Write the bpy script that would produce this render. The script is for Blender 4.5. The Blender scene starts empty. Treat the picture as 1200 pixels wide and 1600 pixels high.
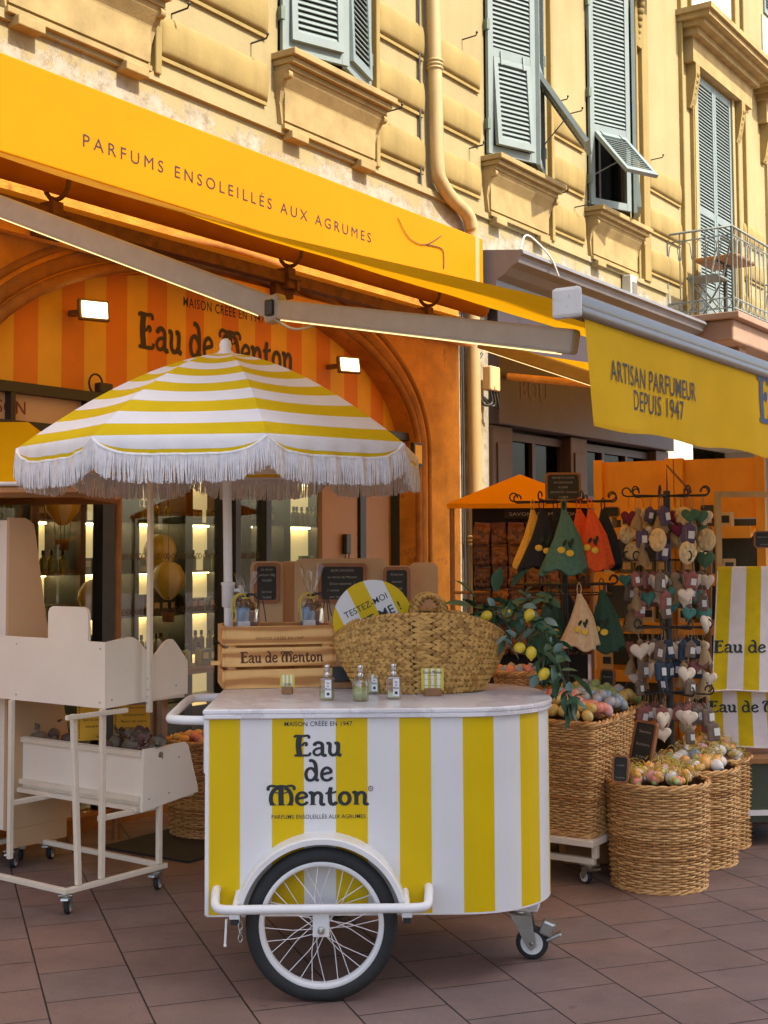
import bpy, bmesh, math, random
from mathutils import Matrix, Vector, noise
random.seed(7)
C = bpy.context.scene.collection
R = math.radians
# ------------------------------------------------------------------ camera
FOC, EYE, PITCH, ROLL, PPX, PPY = 2047.0, 1.5, R(3.5), R(0.3), 600.0, 737.0
cam = bpy.data.objects.new('camera', bpy.data.cameras.new('camera')); C.objects.link(cam)
cam.data.lens = FOC / 1600 * 36; cam.data.sensor_width = 36
cam.data.shift_y = (PPY - 800) / 1600
cam.data.clip_end = 500
cp, sp, cr, sr = math.cos(PITCH), math.sin(PITCH), math.cos(ROLL), math.sin(ROLL)
FW, R0, U0 = Vector((0, cp, sp)), Vector((1, 0, 0)), Vector((0, -sp, cp))
RT, UP = cr * R0 - sr * U0, sr * R0 + cr * U0
cam.matrix_world = Matrix(((RT.x, UP.x, -FW.x, 0), (RT.y, UP.y, -FW.y, 0), (RT.z, UP.z, -FW.z, EYE), (0, 0, 0, 1)))
bpy.context.scene.camera = cam
def ray(px, py): return FW + RT * ((px - PPX) / FOC) + UP * ((PPY - py) / FOC)
def at(px, py, Y):                       # point seen at a photo pixel, Y metres ahead
    r = ray(px, py); return Vector((0, 0, EYE)) + r * (Y / r.y)
def gnd(px, py, z=0.0):                  # point seen at a photo pixel, at height z
    r = ray(px, py); return Vector((0, 0, EYE)) + r * ((z - EYE) / r.z)
ANG = R(55.8); U = Vector((math.cos(ANG), math.sin(ANG), 0)); N = Vector((math.sin(ANG), -math.cos(ANG), 0)); ORG = Vector((-1.1, 7.9, 0))
def F(t, e=0.0, z=0.0): return ORG + U * t + N * e + Vector((0, 0, z))   # along the facade, out from it, up
def onf(px, py, e=0.0):                  # (t, z) on the plane e metres out from the facade
    r = ray(px, py); o = Vector((0, 0, EYE)) - ORG
    p = o + r * ((e - o.dot(N)) / r.dot(N)); return p.dot(U), p.z
def fac_t(px, e=0.0): return onf(px, 862, e)[0]
# ------------------------------------------------------------------ light
SUN_EL, SUN_T = 47.0, 0.0
SUNV = (N * math.cos(R(SUN_EL)) + Vector((0, 0, math.sin(R(SUN_EL)))) + U * SUN_T).normalized()
sun = bpy.data.objects.new('sun', bpy.data.lights.new('sun', 'SUN')); C.objects.link(sun)
sun.data.energy = 3.0; sun.data.angle = R(0.5); sun.data.color = (1, 0.93, 0.80)
sun.rotation_euler = SUNV.to_track_quat('Z', 'Y').to_euler()
w = bpy.data.worlds.new('World'); bpy.context.scene.world = w; w.use_nodes = True
nt = w.node_tree; bg = nt.nodes['Background']; sky = nt.nodes.new('ShaderNodeTexSky')
sky.sky_type = 'NISHITA'; sky.sun_disc = False
sky.sun_elevation = math.asin(SUNV.z); sky.sun_rotation = math.atan2(SUNV.x, SUNV.y)
nt.links.new(sky.outputs[0], bg.inputs[0]); bg.inputs[1].default_value = 0.15; sky.dust_density = 3.0; sky.ozone_density = 0.4
vs = bpy.context.scene.view_settings; vs.view_transform = 'Standard'; vs.look = 'None'; vs.gamma = 1; vs.exposure = 1.4
# ------------------------------------------------------------------ materials
def S(r, g, b):
    f = lambda c: (c / 12.92 if c <= .04045 else ((c + .055) / 1.055) ** 2.4)
    return tuple(f(c / 255.0) for c in (r, g, b))
class NT:
    def __init__(s, name):
        s.mat = bpy.data.materials.new(name); s.mat.use_nodes = True; s.t = s.mat.node_tree; s.n = s.t.nodes
        s.b = s.n['Principled BSDF']; s.out = s.n['Material Output']
        s.tc = s.n.new('ShaderNodeTexCoord'); s.co = s.tc.outputs['Object']
    def new(s, k, **kw):
        x = s.n.new(k)
        for a, v in kw.items(): setattr(x, a, v)
        return x
    def ln(s, a, b): s.t.links.new(a, b)
    def mapping(s, scale=(1, 1, 1), rot=(0, 0, 0), loc=(0, 0, 0), co=None):
        m = s.new('ShaderNodeMapping'); m.inputs['Scale'].default_value = scale; m.inputs['Rotation'].default_value = rot; m.inputs['Location'].default_value = loc
        s.ln(co or s.co, m.inputs[0]); return m.outputs[0]
    def noise(s, scale, detail=4, rough=.55, co=None):
        x = s.new('ShaderNodeTexNoise'); x.inputs['Scale'].default_value = scale; x.inputs['Detail'].default_value = detail; x.inputs['Roughness'].default_value = rough
        s.ln(co or s.co, x.inputs['Vector']); return x.outputs['Fac']
    def ramp(s, fac, stops):
        x = s.new('ShaderNodeValToRGB'); e = x.color_ramp.elements
        while len(e) < len(stops): e.new(.5)
        for q, (p, c) in zip(e, stops):
            q.position = p; q.color = (*c, 1) if len(c) == 3 else c
        s.ln(fac, x.inputs[0]); return x.outputs[0]
    def math(s, op, a, b=0.0, clamp=False):
        x = s.new('ShaderNodeMath', operation=op, use_clamp=clamp)
        for i, v in enumerate((a, b)):
            if isinstance(v, (int, float)): x.inputs[i].default_value = v
            else: s.ln(v, x.inputs[i])
        return x.outputs[0]
    def mix(s, fac, a, b, mode='MIX'):
        x = s.new('ShaderNodeMix', data_type='RGBA', blend_type=mode)
        for i, v in ((0, fac), (6, a), (7, b)):
            if isinstance(v, (int, float)): x.inputs[i].default_value = v
            elif isinstance(v, tuple): x.inputs[i].default_value = (*v, 1)
            else: s.ln(v, x.inputs[i])
        return x.outputs[2]
    def bump(s, h, strength=.3, dist=.01):
        x = s.new('ShaderNodeBump'); x.inputs['Strength'].default_value = strength; x.inputs['Distance'].default_value = dist
        s.ln(h, x.inputs['Height']); s.ln(x.outputs[0], s.b.inputs['Normal'])
    def xyz(s, co=None):
        x = s.new('ShaderNodeSeparateXYZ'); s.ln(co or s.co, x.inputs[0]); return x.outputs
    def col(s, c): s.ln(c, s.b.inputs['Base Color'])
def mul(c, k): return tuple(min(1, x * k) for x in c)
MATS = {}
def pm(name, col, rough=.6, var=.18, scale=9, bump=.15, bscale=60, bdist=.004, metal=0, dirt=None, spec=.5, transl=0, tcol=None, streak=None):
    """general procedural surface: mottled colour, fine bump, optional dirt patches / translucency"""
    if name in MATS: return MATS[name]
    m = NT(name); n1 = m.noise(scale, 6)
    c = m.ramp(n1, [(.28, mul(col, 1 - var)), (.72, mul(col, 1 + var))])
    if streak:
        n3 = m.noise(1, 5, .6, m.mapping(streak)); c = m.mix(m.ramp(n3, [(.45, (0, 0, 0)), (.75, (1, 1, 1))]), c, mul(col, .72))
    if dirt:
        n2 = m.noise(dirt[1], 7, .7); f = m.ramp(n2, [(dirt[2], (0, 0, 0)), (dirt[2] + .1, (1, 1, 1))]); c = m.mix(f, c, dirt[0])
    m.col(c); m.b.inputs['Roughness'].default_value = rough; m.b.inputs['Metallic'].default_value = metal
    m.b.inputs['Specular IOR Level'].default_value = spec
    if bump: m.bump(m.noise(bscale, 3), bump, bdist)
    if transl:
        t = m.new('ShaderNodeBsdfTranslucent'); t.inputs[0].default_value = (*(tcol or col), 1)
        x = m.new('ShaderNodeMixShader'); x.inputs[0].default_value = transl
        m.ln(m.b.outputs[0], x.inputs[1]); m.ln(t.outputs[0], x.inputs[2]); m.ln(x.outputs[0], m.out.inputs[0])
    MATS[name] = m.mat; return m.mat
def glassmat(name, tint=(1, 1, 1), refl=.12, rough=.02, rk=.42):
    m = NT(name); tr = m.new('ShaderNodeBsdfTransparent'); tr.inputs[0].default_value = (*tint, 1)
    gl = m.new('ShaderNodeBsdfGlossy'); gl.inputs['Roughness'].default_value = rough
    fr = m.new('ShaderNodeLayerWeight'); fr.inputs[0].default_value = .35
    k = m.math('ADD', m.math('MULTIPLY', fr.outputs['Fresnel'], rk), refl * .5, True)
    x = m.new('ShaderNodeMixShader'); m.ln(k, x.inputs[0]); m.ln(tr.outputs[0], x.inputs[1]); m.ln(gl.outputs[0], x.inputs[2]); m.ln(x.outputs[0], m.out.inputs[0])
    return m.mat
def glow(name, col, strength):
    m = NT(name); m.b.inputs['Base Color'].default_value = (*col, 1); m.b.inputs['Emission Color'].default_value = (*col, 1); m.b.inputs['Emission Strength'].default_value = strength
    return m.mat
# ------------------------------------------------------------------ mesh builder
class MB:
    def __init__(s): s.v = []; s.f = []; s.m = []; s.sm = []; s.M = Matrix.Identity(4)
    def add(s, vs, fs, mat=0, smooth=False):
        o = len(s.v); s.v += [s.M @ Vector(p) for p in vs]
        for k, q in enumerate(fs):
            s.f.append([i + o for i in q]); s.m.append(mat[k] if isinstance(mat, (list, tuple)) else mat); s.sm.append(smooth)
    def box(s, c, size, mat=0, bev=0, rot=None):
        x, y, z = (q / 2 for q in size); T = Matrix.Translation(c) @ (rot.to_4x4() if rot is not None else Matrix.Identity(4))
        if bev:
            b = bmesh.new(); bmesh.ops.create_cube(b, size=1)
            for q in b.verts: q.co = Vector((q.co.x * size[0], q.co.y * size[1], q.co.z * size[2]))
            bmesh.ops.bevel(b, geom=b.edges[:] + b.verts[:], offset=bev, segments=2, affect='EDGES', profile=.5)
            s.add([T @ q.co for q in b.verts], [[q.index for q in f.verts] for f in b.faces], mat); b.free(); return
        vs = [T @ Vector((i * x, j * y, k * z)) for i in (-1, 1) for j in (-1, 1) for k in (-1, 1)]
        s.add(vs, [(0, 1, 3, 2), (4, 6, 7, 5), (0, 4, 5, 1), (2, 3, 7, 6), (0, 2, 6, 4), (1, 5, 7, 3)], mat)
    def span(s, a, b, mat=0, bev=0): s.box([(p + q) / 2 for p, q in zip(a, b)], [abs(q - p) for p, q in zip(a, b)], mat, bev)
    def tube(s, pts, r, n=8, mat=0, closed=False, caps=True, smooth=True, flat=1.0):
        pts = [Vector(p) for p in pts]; L = len(pts); rings = []
        up = None
        for i, p in enumerate(pts):
            a = pts[(i - 1) % L] if (closed or i > 0) else p; b = pts[(i + 1) % L] if (closed or i < L - 1) else p
            d = (b - a)
            if d.length < 1e-9: d = Vector((0, 0, 1))
            d.normalize()
            if up is None: up = Vector((0, 0, 1)) if abs(d.z) < .9 else Vector((1, 0, 0))
            x = d.cross(up)
            if x.length < 1e-6: x = d.orthogonal()
            x.normalize(); y = x.cross(d); up = y
            rr = r[i] if isinstance(r, (list, tuple)) else r
            rings.append([p + (x * math.cos(2 * math.pi * k / n) + y * math.sin(2 * math.pi * k / n) * flat) * rr for k in range(n)])
        vs = [q for g in rings for q in g]; fs = []
        for i in range(L if closed else L - 1):
            j = (i + 1) % L
            for k in range(n): fs.append((i * n + k, i * n + (k + 1) % n, j * n + (k + 1) % n, j * n + k))
        s.add(vs, fs, mat, smooth)
        if caps and not closed: s.add(rings[0], [list(range(n))[::-1]], mat); s.add(rings[-1], [list(range(n))], mat)
    def lathe(s, prof, n=24, c=(0, 0, 0), mat=0, smooth=True, rot=None, arc=(0, 2 * math.pi)):
        T = Matrix.Translation(c) @ (rot.to_4x4() if rot is not None else Matrix.Identity(4)); full = abs(arc[1] - arc[0] - 2 * math.pi) < 1e-6
        k = n if full else n + 1; vs = []
        for r, z in prof:
            for i in range(k):
                a = arc[0] + (arc[1] - arc[0]) * i / n; vs.append(T @ Vector((r * math.cos(a), r * math.sin(a), z)))
        fs = []
        for j in range(len(prof) - 1):
            for i in range(n):
                i2 = (i + 1) % k; fs.append((j * k + i, j * k + i2, (j + 1) * k + i2, (j + 1) * k + i))
        s.add(vs, fs, mat, smooth)
    def prism(s, poly, y0, y1, mat=0, side=None):        # polygon in x,z extruded along y
        n = len(poly); vs = [(x, y0, z) for x, z in poly] + [(x, y1, z) for x, z in poly]
        s.add(vs, [list(range(n)), list(range(n, 2 * n))[::-1]], mat)
        s.add(vs, [(i, i + n, (i + 1) % n + n, (i + 1) % n) for i in range(n)], mat if side is None else side)
    def sweep(s, path, prof, mat=0, smooth=False, closed=False):   # path in x,z ; prof = (outward-in-plane, y)
        L = len(path); P = [Vector((p[0], 0, p[1])) for p in path]; vs = []; k = len(prof)
        for i in range(L):
            a = P[max(i - 1, 0)]; b = P[min(i + 1, L - 1)]; d = (b - a).normalized(); nn = Vector((-d.z, 0, d.x))
            for o, y in prof: q = P[i] + nn * o; vs.append((q.x, y, q.z))
        s.add(vs, [(i * k + j, i * k + j + 1, (i + 1) * k + j + 1, (i + 1) * k + j) for i in range(L - 1) for j in range(k - 1)], mat, smooth)
    def ball(s, c, r, n=10, mat=0, sc=(1, 1, 1), rot=None):
        T = Matrix.Translation(c) @ (rot.to_4x4() if rot is not None else Matrix.Identity(4)) @ Matrix.Diagonal((*sc, 1))
        h = max(5, n * 2 // 3); vs = [T @ Vector((0, 0, r))]
        for j in range(1, h):
            a = math.pi * j / h
            for i in range(n): vs.append(T @ Vector((r * math.sin(a) * math.cos(2 * math.pi * i / n), r * math.sin(a) * math.sin(2 * math.pi * i / n), r * math.cos(a))))
        vs.append(T @ Vector((0, 0, -r))); fs = [(0, 1 + i, 1 + (i + 1) % n) for i in range(n)]
        for j in range(h - 2):
            for i in range(n): fs.append((1 + j * n + i, 1 + (j + 1) * n + i, 1 + (j + 1) * n + (i + 1) % n, 1 + j * n + (i + 1) % n))
        q = 1 + (h - 2) * n; fs += [(q + i, len(vs) - 1, q + (i + 1) % n) for i in range(n)]
        s.add(vs, fs, mat, True)
    def build(s, name, mats, parent=None, loc=None, rotz=0):
        me = bpy.data.meshes.new(name); me.from_pydata([tuple(p) for p in s.v], [], s.f)
        for q in (mats if isinstance(mats, (list, tuple)) else [mats]): me.materials.append(q)
        me.polygons.foreach_set('material_index', s.m); me.polygons.foreach_set('use_smooth', s.sm); me.update()
        b = bmesh.new(); b.from_mesh(me); bmesh.ops.recalc_face_normals(b, faces=b.faces[:]); b.to_mesh(me); b.free()
        o = bpy.data.objects.new(name, me); C.objects.link(o)
        if parent: o.parent = parent
        if loc is not None: o.location = loc
        o.rotation_euler = (0, 0, rotz); return o
def thing(name, label, cat, loc=(0, 0, 0), rotz=0, group=None):
    o = bpy.data.objects.new(name, None); C.objects.link(o); o.empty_display_size = .1
    o.location = loc; o.rotation_euler = (0, 0, rotz); o['label'] = label; o['category'] = cat
    if group: o['group'] = group
    return o
def tag(o, label, cat, group=None):
    o['label'] = label; o['category'] = cat
    if group: o['group'] = group
    return o
def dup(o, loc=None, rotz=None, label=None, group=None, parent=None):
    kids = [q for q in C.objects if q.parent == o]; r = o.copy(); C.objects.link(r)
    if parent: r.parent = parent
    if loc is not None: r.location = loc
    if rotz is not None: r.rotation_euler = (0, 0, rotz)
    if label: r['label'] = label
    if group: r['group'] = group
    for q in kids: dup(q, parent=r)
    return r
def struct(o): o['kind'] = 'structure'; return o
# ------------------------------------------------------------------ lettering
def text(mb, s, size, M, mat=0, width=None, spacing=1.0, bold=0.0, align='CENTER', depth=.0012):
    """plain lettering: a font curve turned into a mesh, x to the right, z up, facing -y"""
    cu = bpy.data.curves.new('t', 'FONT'); cu.body = s; cu.size = size; cu.align_x = align; cu.space_character = spacing; cu.offset = bold * size; cu.resolution_u = 3
    o = bpy.data.objects.new('t', cu); C.objects.link(o); dg = bpy.context.evaluated_depsgraph_get(); me = o.evaluated_get(dg).to_mesh()
    vs = [v.co.copy() for v in me.vertices]; fs = [list(p.vertices) for p in me.polygons]; o.to_mesh_clear(); C.objects.unlink(o); bpy.data.objects.remove(o); bpy.data.curves.remove(cu)
    k = 1.0
    if width and vs:
        x0, x1 = min(v.x for v in vs), max(v.x for v in vs); k = width / (x1 - x0)
    old = mb.M; mb.M = old @ M; mb.add([(v.x * k, -depth, v.y) for v in vs], fs, mat); mb.M = old
AW = 1.28
GL = {
 'E': (.66, [([(.2, .02), (.15, .5), (.19, .97)], .17), ([(.0, .04), (.3, .035), (.55, .05), (.6, .17)], .085), ([(.0, .9), (.06, .97), (.3, .955), (.52, .97), (.55, .84)], .085), ([(.18, .5), (.3, .53), (.4, .64), (.47, .58), (.42, .48)], .075)]),
 'a': (.56, [([(.09, .5), (.14, .6), (.26, .64), (.38, .57), (.4, .4), (.4, .12), (.45, .03), (.55, .04)], .115), ([(.4, .37), (.22, .36), (.09, .26), (.08, .12), (.18, .04), (.3, .08), (.4, .18)], .085)]),
 'u': (.6, [([(.0, .6), (.1, .6), (.13, .5), (.12, .2), (.2, .05), (.32, .06), (.42, .18)], .11), ([(.31, .6), (.42, .6), (.44, .4), (.43, .1), (.55, .03)], .12)]),
 'd': (.6, [([(.43, .4), (.36, .55), (.24, .61), (.12, .52), (.07, .32), (.11, .12), (.22, .03), (.35, .08), (.43, .22)], .105), ([(.2, .97), (.33, .96), (.43, .8), (.46, .4), (.45, .1), (.55, .03)], .115)]),
 'e': (.52, [([(.08, .31), (.25, .36), (.42, .42), (.38, .57), (.25, .63), (.12, .52), (.07, .32), (.11, .12), (.24, .03), (.38, .07), (.46, .17)], .1)]),
 'M': (.96, [([(.36, .86), (.2, .74), (.11, .5), (.1, .2), (.17, .03)], .12), ([(.47, .9), (.46, .5), (.47, .03)], .15), ([(.6, .86), (.74, .74), (.83, .5), (.84, .2), (.78, .03)], .12), ([(.0, .74), (.0, .88), (.1, .96), (.3, .93), (.47, .95), (.65, .93), (.84, .96), (.94, .88), (.93, .76)], .09), ([(.2, .68), (.36, .6), (.47, .64), (.6, .6), (.76, .7)], .045), ([(.06, .03), (.28, .03)], .06), ([(.36, .03), (.6, .03)], .06), ([(.68, .03), (.9, .03)], .06)]),
 'n': (.6, [([(.0, .58), (.1, .61), (.13, .4), (.13, .03)], .12), ([(.13, .42), (.24, .58), (.36, .6), (.44, .46), (.43, .12), (.48, .03), (.57, .05)], .115), ([(.03, .03), (.24, .03)], .055)]),
 't': (.44, [([(.19, .86), (.15, .6), (.16, .18), (.22, .05), (.32, .05), (.4, .14)], .125), ([(.0, .55), (.12, .62), (.26, .6), (.38, .66)], .075)]),
 'o': (.54, [([(.25, .62), (.12, .52), (.07, .32), (.12, .12), (.25, .03), (.38, .12), (.43, .32), (.38, .52), (.25, .62)], .12)]),
 ' ': (.28, [])}
def smooth2(p, k=4):
    if len(p) < 3: return p
    o = []
    for i in range(len(p) - 1):
        a, b, c, d = p[max(i - 1, 0)], p[i], p[i + 1], p[min(i + 2, len(p) - 1)]
        for j in range(k):
            t = j / k; o.append(tuple(.5 * (2 * b[q] + (c[q] - a[q]) * t + (2 * a[q] - 5 * b[q] + 4 * c[q] - d[q]) * t * t + (3 * b[q] - a[q] - 3 * c[q] + d[q]) * t ** 3) for q in range(len(b))))
    o.append(tuple(p[-1])); return o
def artwidth(s): return sum(GL[c][0] for c in s) 
def art(mb, s, h, M, mat=0, width=None, depth=.0012, sub=4):
    """the round art-nouveau lettering of the shop, drawn stroke by stroke; centred, x right, z up, facing -y"""
    k = (width / artwidth(s)) if width else h; x0 = -artwidth(s) * k / 2; old = mb.M; mb.M = old @ M; q = 0
    for ch in s:
        adv, strokes = GL[ch]
        for pts, wd in strokes:
            P = smooth2(pts, sub); L = len(P); vs = []; q += 1; y = -depth - .00025 * (q % 5)
            for i, p in enumerate(P):
                a, b = P[max(i - 1, 0)], P[min(i + 1, L - 1)]; dx, dy = b[0] - a[0], b[1] - a[1]; l = math.hypot(dx, dy) or 1; nx, ny = -dy / l, dx / l
                w2 = wd / 2 * AW * (.72 if i in (0, L - 1) else 1)
                ex = (dx / l * wd * .12 * (1 if i == L - 1 else -1 if i == 0 else 0), dy / l * wd * .12 * (1 if i == L - 1 else -1 if i == 0 else 0))
                for sg in (1, -1): vs.append((x0 + k * (p[0] + ex[0] + nx * w2 * sg), y, h * (p[1] + ex[1] + ny * w2 * sg)))
            mb.add(vs, [(2 * i, 2 * i + 1, 2 * i + 3, 2 * i + 2) for i in range(L - 1)], mat)
        x0 += (adv + .0) * k
    mb.M = old
def TR(x, y, z, rz=0, rx=0, ry=0): return Matrix.Translation((x, y, z)) @ Matrix.Rotation(rz, 4, 'Z') @ Matrix.Rotation(rx, 4, 'X') @ Matrix.Rotation(ry, 4, 'Y')
# ================================================================== SETTING
def pavement():
    m = NT('terracotta_paving'); th = R(19.1)
    co = m.mapping((1, 1, 1), (0, 0, -(math.pi / 2 + th)), (0, 0, 0)); wob = m.noise(1.3, 3)
    br = m.new('ShaderNodeTexBrick', offset=.5); br.inputs['Scale'].default_value = 1
    br.inputs['Brick Width'].default_value = .3146; br.inputs['Row Height'].default_value = .3146; br.inputs['Mortar Size'].default_value = .0036; br.inputs['Mortar Smooth'].default_value = .25; br.inputs['Bias'].default_value = 0
    mp = m.mapping((1, 1, 1), (0, 0, 0), (TX, TY, 0), co); m.ln(mp, br.inputs['Vector'])
    br.inputs['Color1'].default_value = (*mul(S(146, 117, 106), .78), 1); br.inputs['Color2'].default_value = (*mul(S(138, 117, 110), .78), 1); br.inputs['Mortar'].default_value = (.018, .014, .013, 1)
    c = m.mix(.55, br.outputs[0], m.ramp(m.noise(2.2, 6, .6), [(.3, (.55, .55, .55)), (.7, (1.3, 1.28, 1.26))]), 'MULTIPLY')
    c = m.mix(.5, c, m.ramp(m.noise(220, 2), [(.35, (.7, .7, .7)), (.65, (1.3, 1.3, 1.3))]), 'MULTIPLY')
    st = m.ramp(m.noise(5.5, 8, .8), [(.615, (0, 0, 0)), (.66, (1, 1, 1))]); gm = m.new('ShaderNodeTexVoronoi'); gm.inputs['Scale'].default_value = 3.1; m.ln(m.co, gm.inputs['Vector']); c = m.mix(m.math('MULTIPLY', m.ramp(gm.outputs['Distance'], [(.035, (1, 1, 1)), (.05, (0, 0, 0))]), .55), c, (.05, .042, .04)); c = m.mix(m.math('MULTIPLY', st, .5), c, (.035, .028, .027))
    m.col(c); m.ln(m.ramp(m.noise(5, 4), [(.3, (.5, .5, .5)), (.7, (.8, .8, .8))]), m.b.inputs['Roughness'])
    h = m.math('ADD', m.math('MULTIPLY', br.outputs['Fac'], -1.0), m.math('MULTIPLY', m.noise(160, 3), .35)); m.bump(h, .5, .006)
    b = MB(); b.add([(-40, -30, 0), (40, -30, 0), (40, 60, 0), (-40, 60, 0)], [(0, 1, 2, 3)]); struct(b.build('pavement', m.mat))
TX, TY = -.0456, .0734
pavement()
CREAM = S(236, 216, 160); OCH = S(226, 190, 112)
m_wall = (lambda m: m)(None)
def wallmat(name, col, low=True):
    m = NT(name); z = m.xyz()[2]
    c = m.ramp(m.noise(1.1, 6, .6), [(.3, mul(col, .86)), (.7, mul(col, 1.08))])
    sx = m.noise(1, 5, .65, m.mapping((5, 5, .35))); c = m.mix(m.math('MULTIPLY', m.ramp(sx, [(.5, (0, 0, 0)), (.78, (1, 1, 1))]), .4), c, mul(S(206, 170, 110), .42))
    if low:    # the bare and peeling band just above the shop fronts
        n2 = m.noise(3.2, 8, .72); k = m.math('ADD', m.math('MULTIPLY', m.math('SUBTRACT', 4.27, z), 2.6), m.math('MULTIPLY', m.math('SUBTRACT', n2, .5), 2.6))
        pl = m.ramp(m.noise(9, 6, .7), [(.35, mul(S(205, 186, 150), .36)), (.5, mul(S(226, 214, 190), .44)), (.75, mul(S(238, 228, 205), .48))])
        c = m.mix(m.ramp(k, [(.15, (0, 0, 0)), (.4, (1, 1, 1))]), c, pl)
        cr_ = m.ramp(m.noise(8, 8, .8), [(.485, (0, 0, 0)), (.497, (1, 1, 1)), (.503, (1, 1, 1)), (.515, (0, 0, 0))]); band = m.ramp(k, [(.15, (0, 0, 0)), (.3, (1, 1, 1)), (.5, (0, 0, 0))])
        c = m.mix(m.math('MULTIPLY', m.math('MULTIPLY', cr_, band), .8), c, mul(S(110, 84, 55), .6))
    m.col(c); m.b.inputs['Roughness'].default_value = .85; m.b.inputs['Specular IOR Level'].default_value = .2; m.bump(m.noise(45, 5, .7), .35, .008); return m.mat
M_WALL = wallmat('cream_render', mul(S(238, 216, 158), .39)); M_OCH = pm('ochre_stucco', mul(S(234, 202, 128), .36), .85, .12, 3, .25, 40, .006, spec=.2, streak=(4, 4, .4))
M_SILL = pm('brown_stone_sill', mul(S(234, 202, 138), .40), .85, .2, 6, .3, 50, .006, spec=.2)
M_SHUT = pm('grey_green_shutter_paint', mul(S(166, 182, 178), .47), .55, .1, 4, .08, 80, .002, dirt=(S(96, 104, 98), 12, .66))
M_SHUTD = pm('shutter_edge_green', S(96, 110, 96), .6, .15, 6)
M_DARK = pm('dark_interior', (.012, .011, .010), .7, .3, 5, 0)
M_IRON = pm('dark_iron', (.035, .03, .028), .5, .2, 20, .2, 90, .002)
def grid_wall(b, t0, t1, z0, z1, holes, e=0.0, deep=.18, mat=0):
    xs = sorted({t0, t1, *[h[0] for h in holes], *[h[1] for h in holes]}); zs = sorted({z0, z1, *[h[2] for h in holes], *[h[3] for h in holes]})
    for i in range(len(xs) - 1):
        for j in range(len(zs) - 1):
            cx, cz = (xs[i] + xs[i + 1]) / 2, (zs[j] + zs[j + 1]) / 2
            if any(h[0] < cx < h[1] and h[2] < cz < h[3] for h in holes): continue
            b.add([(xs[i], -e, zs[j]), (xs[i + 1], -e, zs[j]), (xs[i + 1], -e, zs[j + 1]), (xs[i], -e, zs[j + 1])], [(0, 1, 2, 3)], mat)
    for a, c, d, f in holes:
        y0, y1 = -e, -e + deep
        b.add([(a, y0, d), (c, y0, d), (c, y0, f), (a, y0, f), (a, y1, d), (c, y1, d), (c, y1, f), (a, y1, f)], [(0, 1, 5, 4), (1, 2, 6, 5), (2, 3, 7, 6), (3, 0, 4, 7)], mat)
# ---------------------------------------------------------------- the apartment house
house = thing('apartment_building', 'cream and ochre apartment house with grey green louvred shutters above the shops', 'building', F(0), ANG)
WINS = [(-1.55, -.55), (.73, 1.75), (3.48, 4.5), (5.46, 6.48)]; SILLZ = 4.79; DOORS = [(8.37, 9.52), (10.95, 12.1)]
holes = [(a, c, SILLZ, 7.1) for a, c in WINS] + [(a, c, 4.02, 7.0) for a, c in DOORS] + [(a, c, 8.6, 10.6) for a, c in WINS + DOORS]
b = MB(); grid_wall(b, -7, 18, 3.45, 13, holes); b.build('wall', M_WALL, house)
b = MB(); grid_wall(b, 2.93, 3.42, 0, 3.45, []); b.span((3.42, -.0, 0), (3.5, .5, 3.45)); b.build('wall', M_WALL, house)
M_WHITE = pm('white_render', mul(S(232, 226, 205), .6), .85, .08, 3, .2, 40, .005)
b = MB(); grid_wall(b, 7.3, 18, 0, 3.45, [(8.1, 12.5, 0, 2.9)], 0, 1.2); b.span((7.3, .001, 0), (7.38, .6, 3.45)); b.build('wall', M_WHITE, house)
b = MB(); grid_wall(b, -7, -2.95, 0, 3.45, []); b.build('wall', M_WALL, house)
b = MB(); b.span((-7, .02, 13), (18, 8, 13.3)); b.span((-7, 8, 0), (18, 8.2, 13)); b.span((-7.2, .02, 0), (-7, 8, 13)); b.span((18, .02, 0), (18.2, 8, 13)); b.build('rear_wall', M_WALL, house)
def cushion(b, t0, t1, z0, h=.25, d=.042):      # one bulging block of the rusticated strips, with its thin ledge below
    prof = [(0, 0), (.02, .55), (.12, .82), (.3, .98), (.5, 1), (.7, .93), (.87, .7), (.96, .4), (1, 0)]; cols = [(0, 0), (.02, .5), (.05, .8), (.1, .96), (.16, 1)]; L = t1 - t0
    xs = [(t0 + p * .6, k) for p, k in cols] + [(t1 - p * .6, k) for p, k in cols[::-1]]
    vs = [(x, -d * k * kk, z0 + h * q) for x, k in xs for q, kk in prof]; n = len(prof)
    b.add(vs, [(i * n + j, i * n + j + 1, (i + 1) * n + j + 1, (i + 1) * n + j) for i in range(len(xs) - 1) for j in range(n - 1)], 0, True)
    b.span((t0 + .01, -.022, z0 - .035), (t1 - .03, .01, z0 - .012))
for t0, t1 in ((-.4, .62), (1.87, 2.53), (2.735, 3.4), (4.69, 5.38), (6.95, 7.86), (9.95, 10.7)):
    for k in range(3):
        z0 = 4.44 + .447 * k
        bb = MB(); cushion(bb, t0, t1, z0); bb.build('rustication_block', M_OCH, house)
for t0, wd in ((-.46, .05), (1.82, .045), (4.63, .05), (6.74, .16), (7.88, .035), (8.2, .03), (9.7, .05), (10.0, .03), (4.58 + 2.0, .03)):
    bb = MB(); bb.span((t0, -.05, 4.3 if t0 < 7 else 4.0), (t0 + wd, .01, 12.9), 0, .008); bb.build('wall_moulding', M_OCH, house)
bb = MB(); bb.span((-7, -.03, 4.26), (7.4, .01, 4.31)); bb.build('string_course', M_WALL, house)
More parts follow.
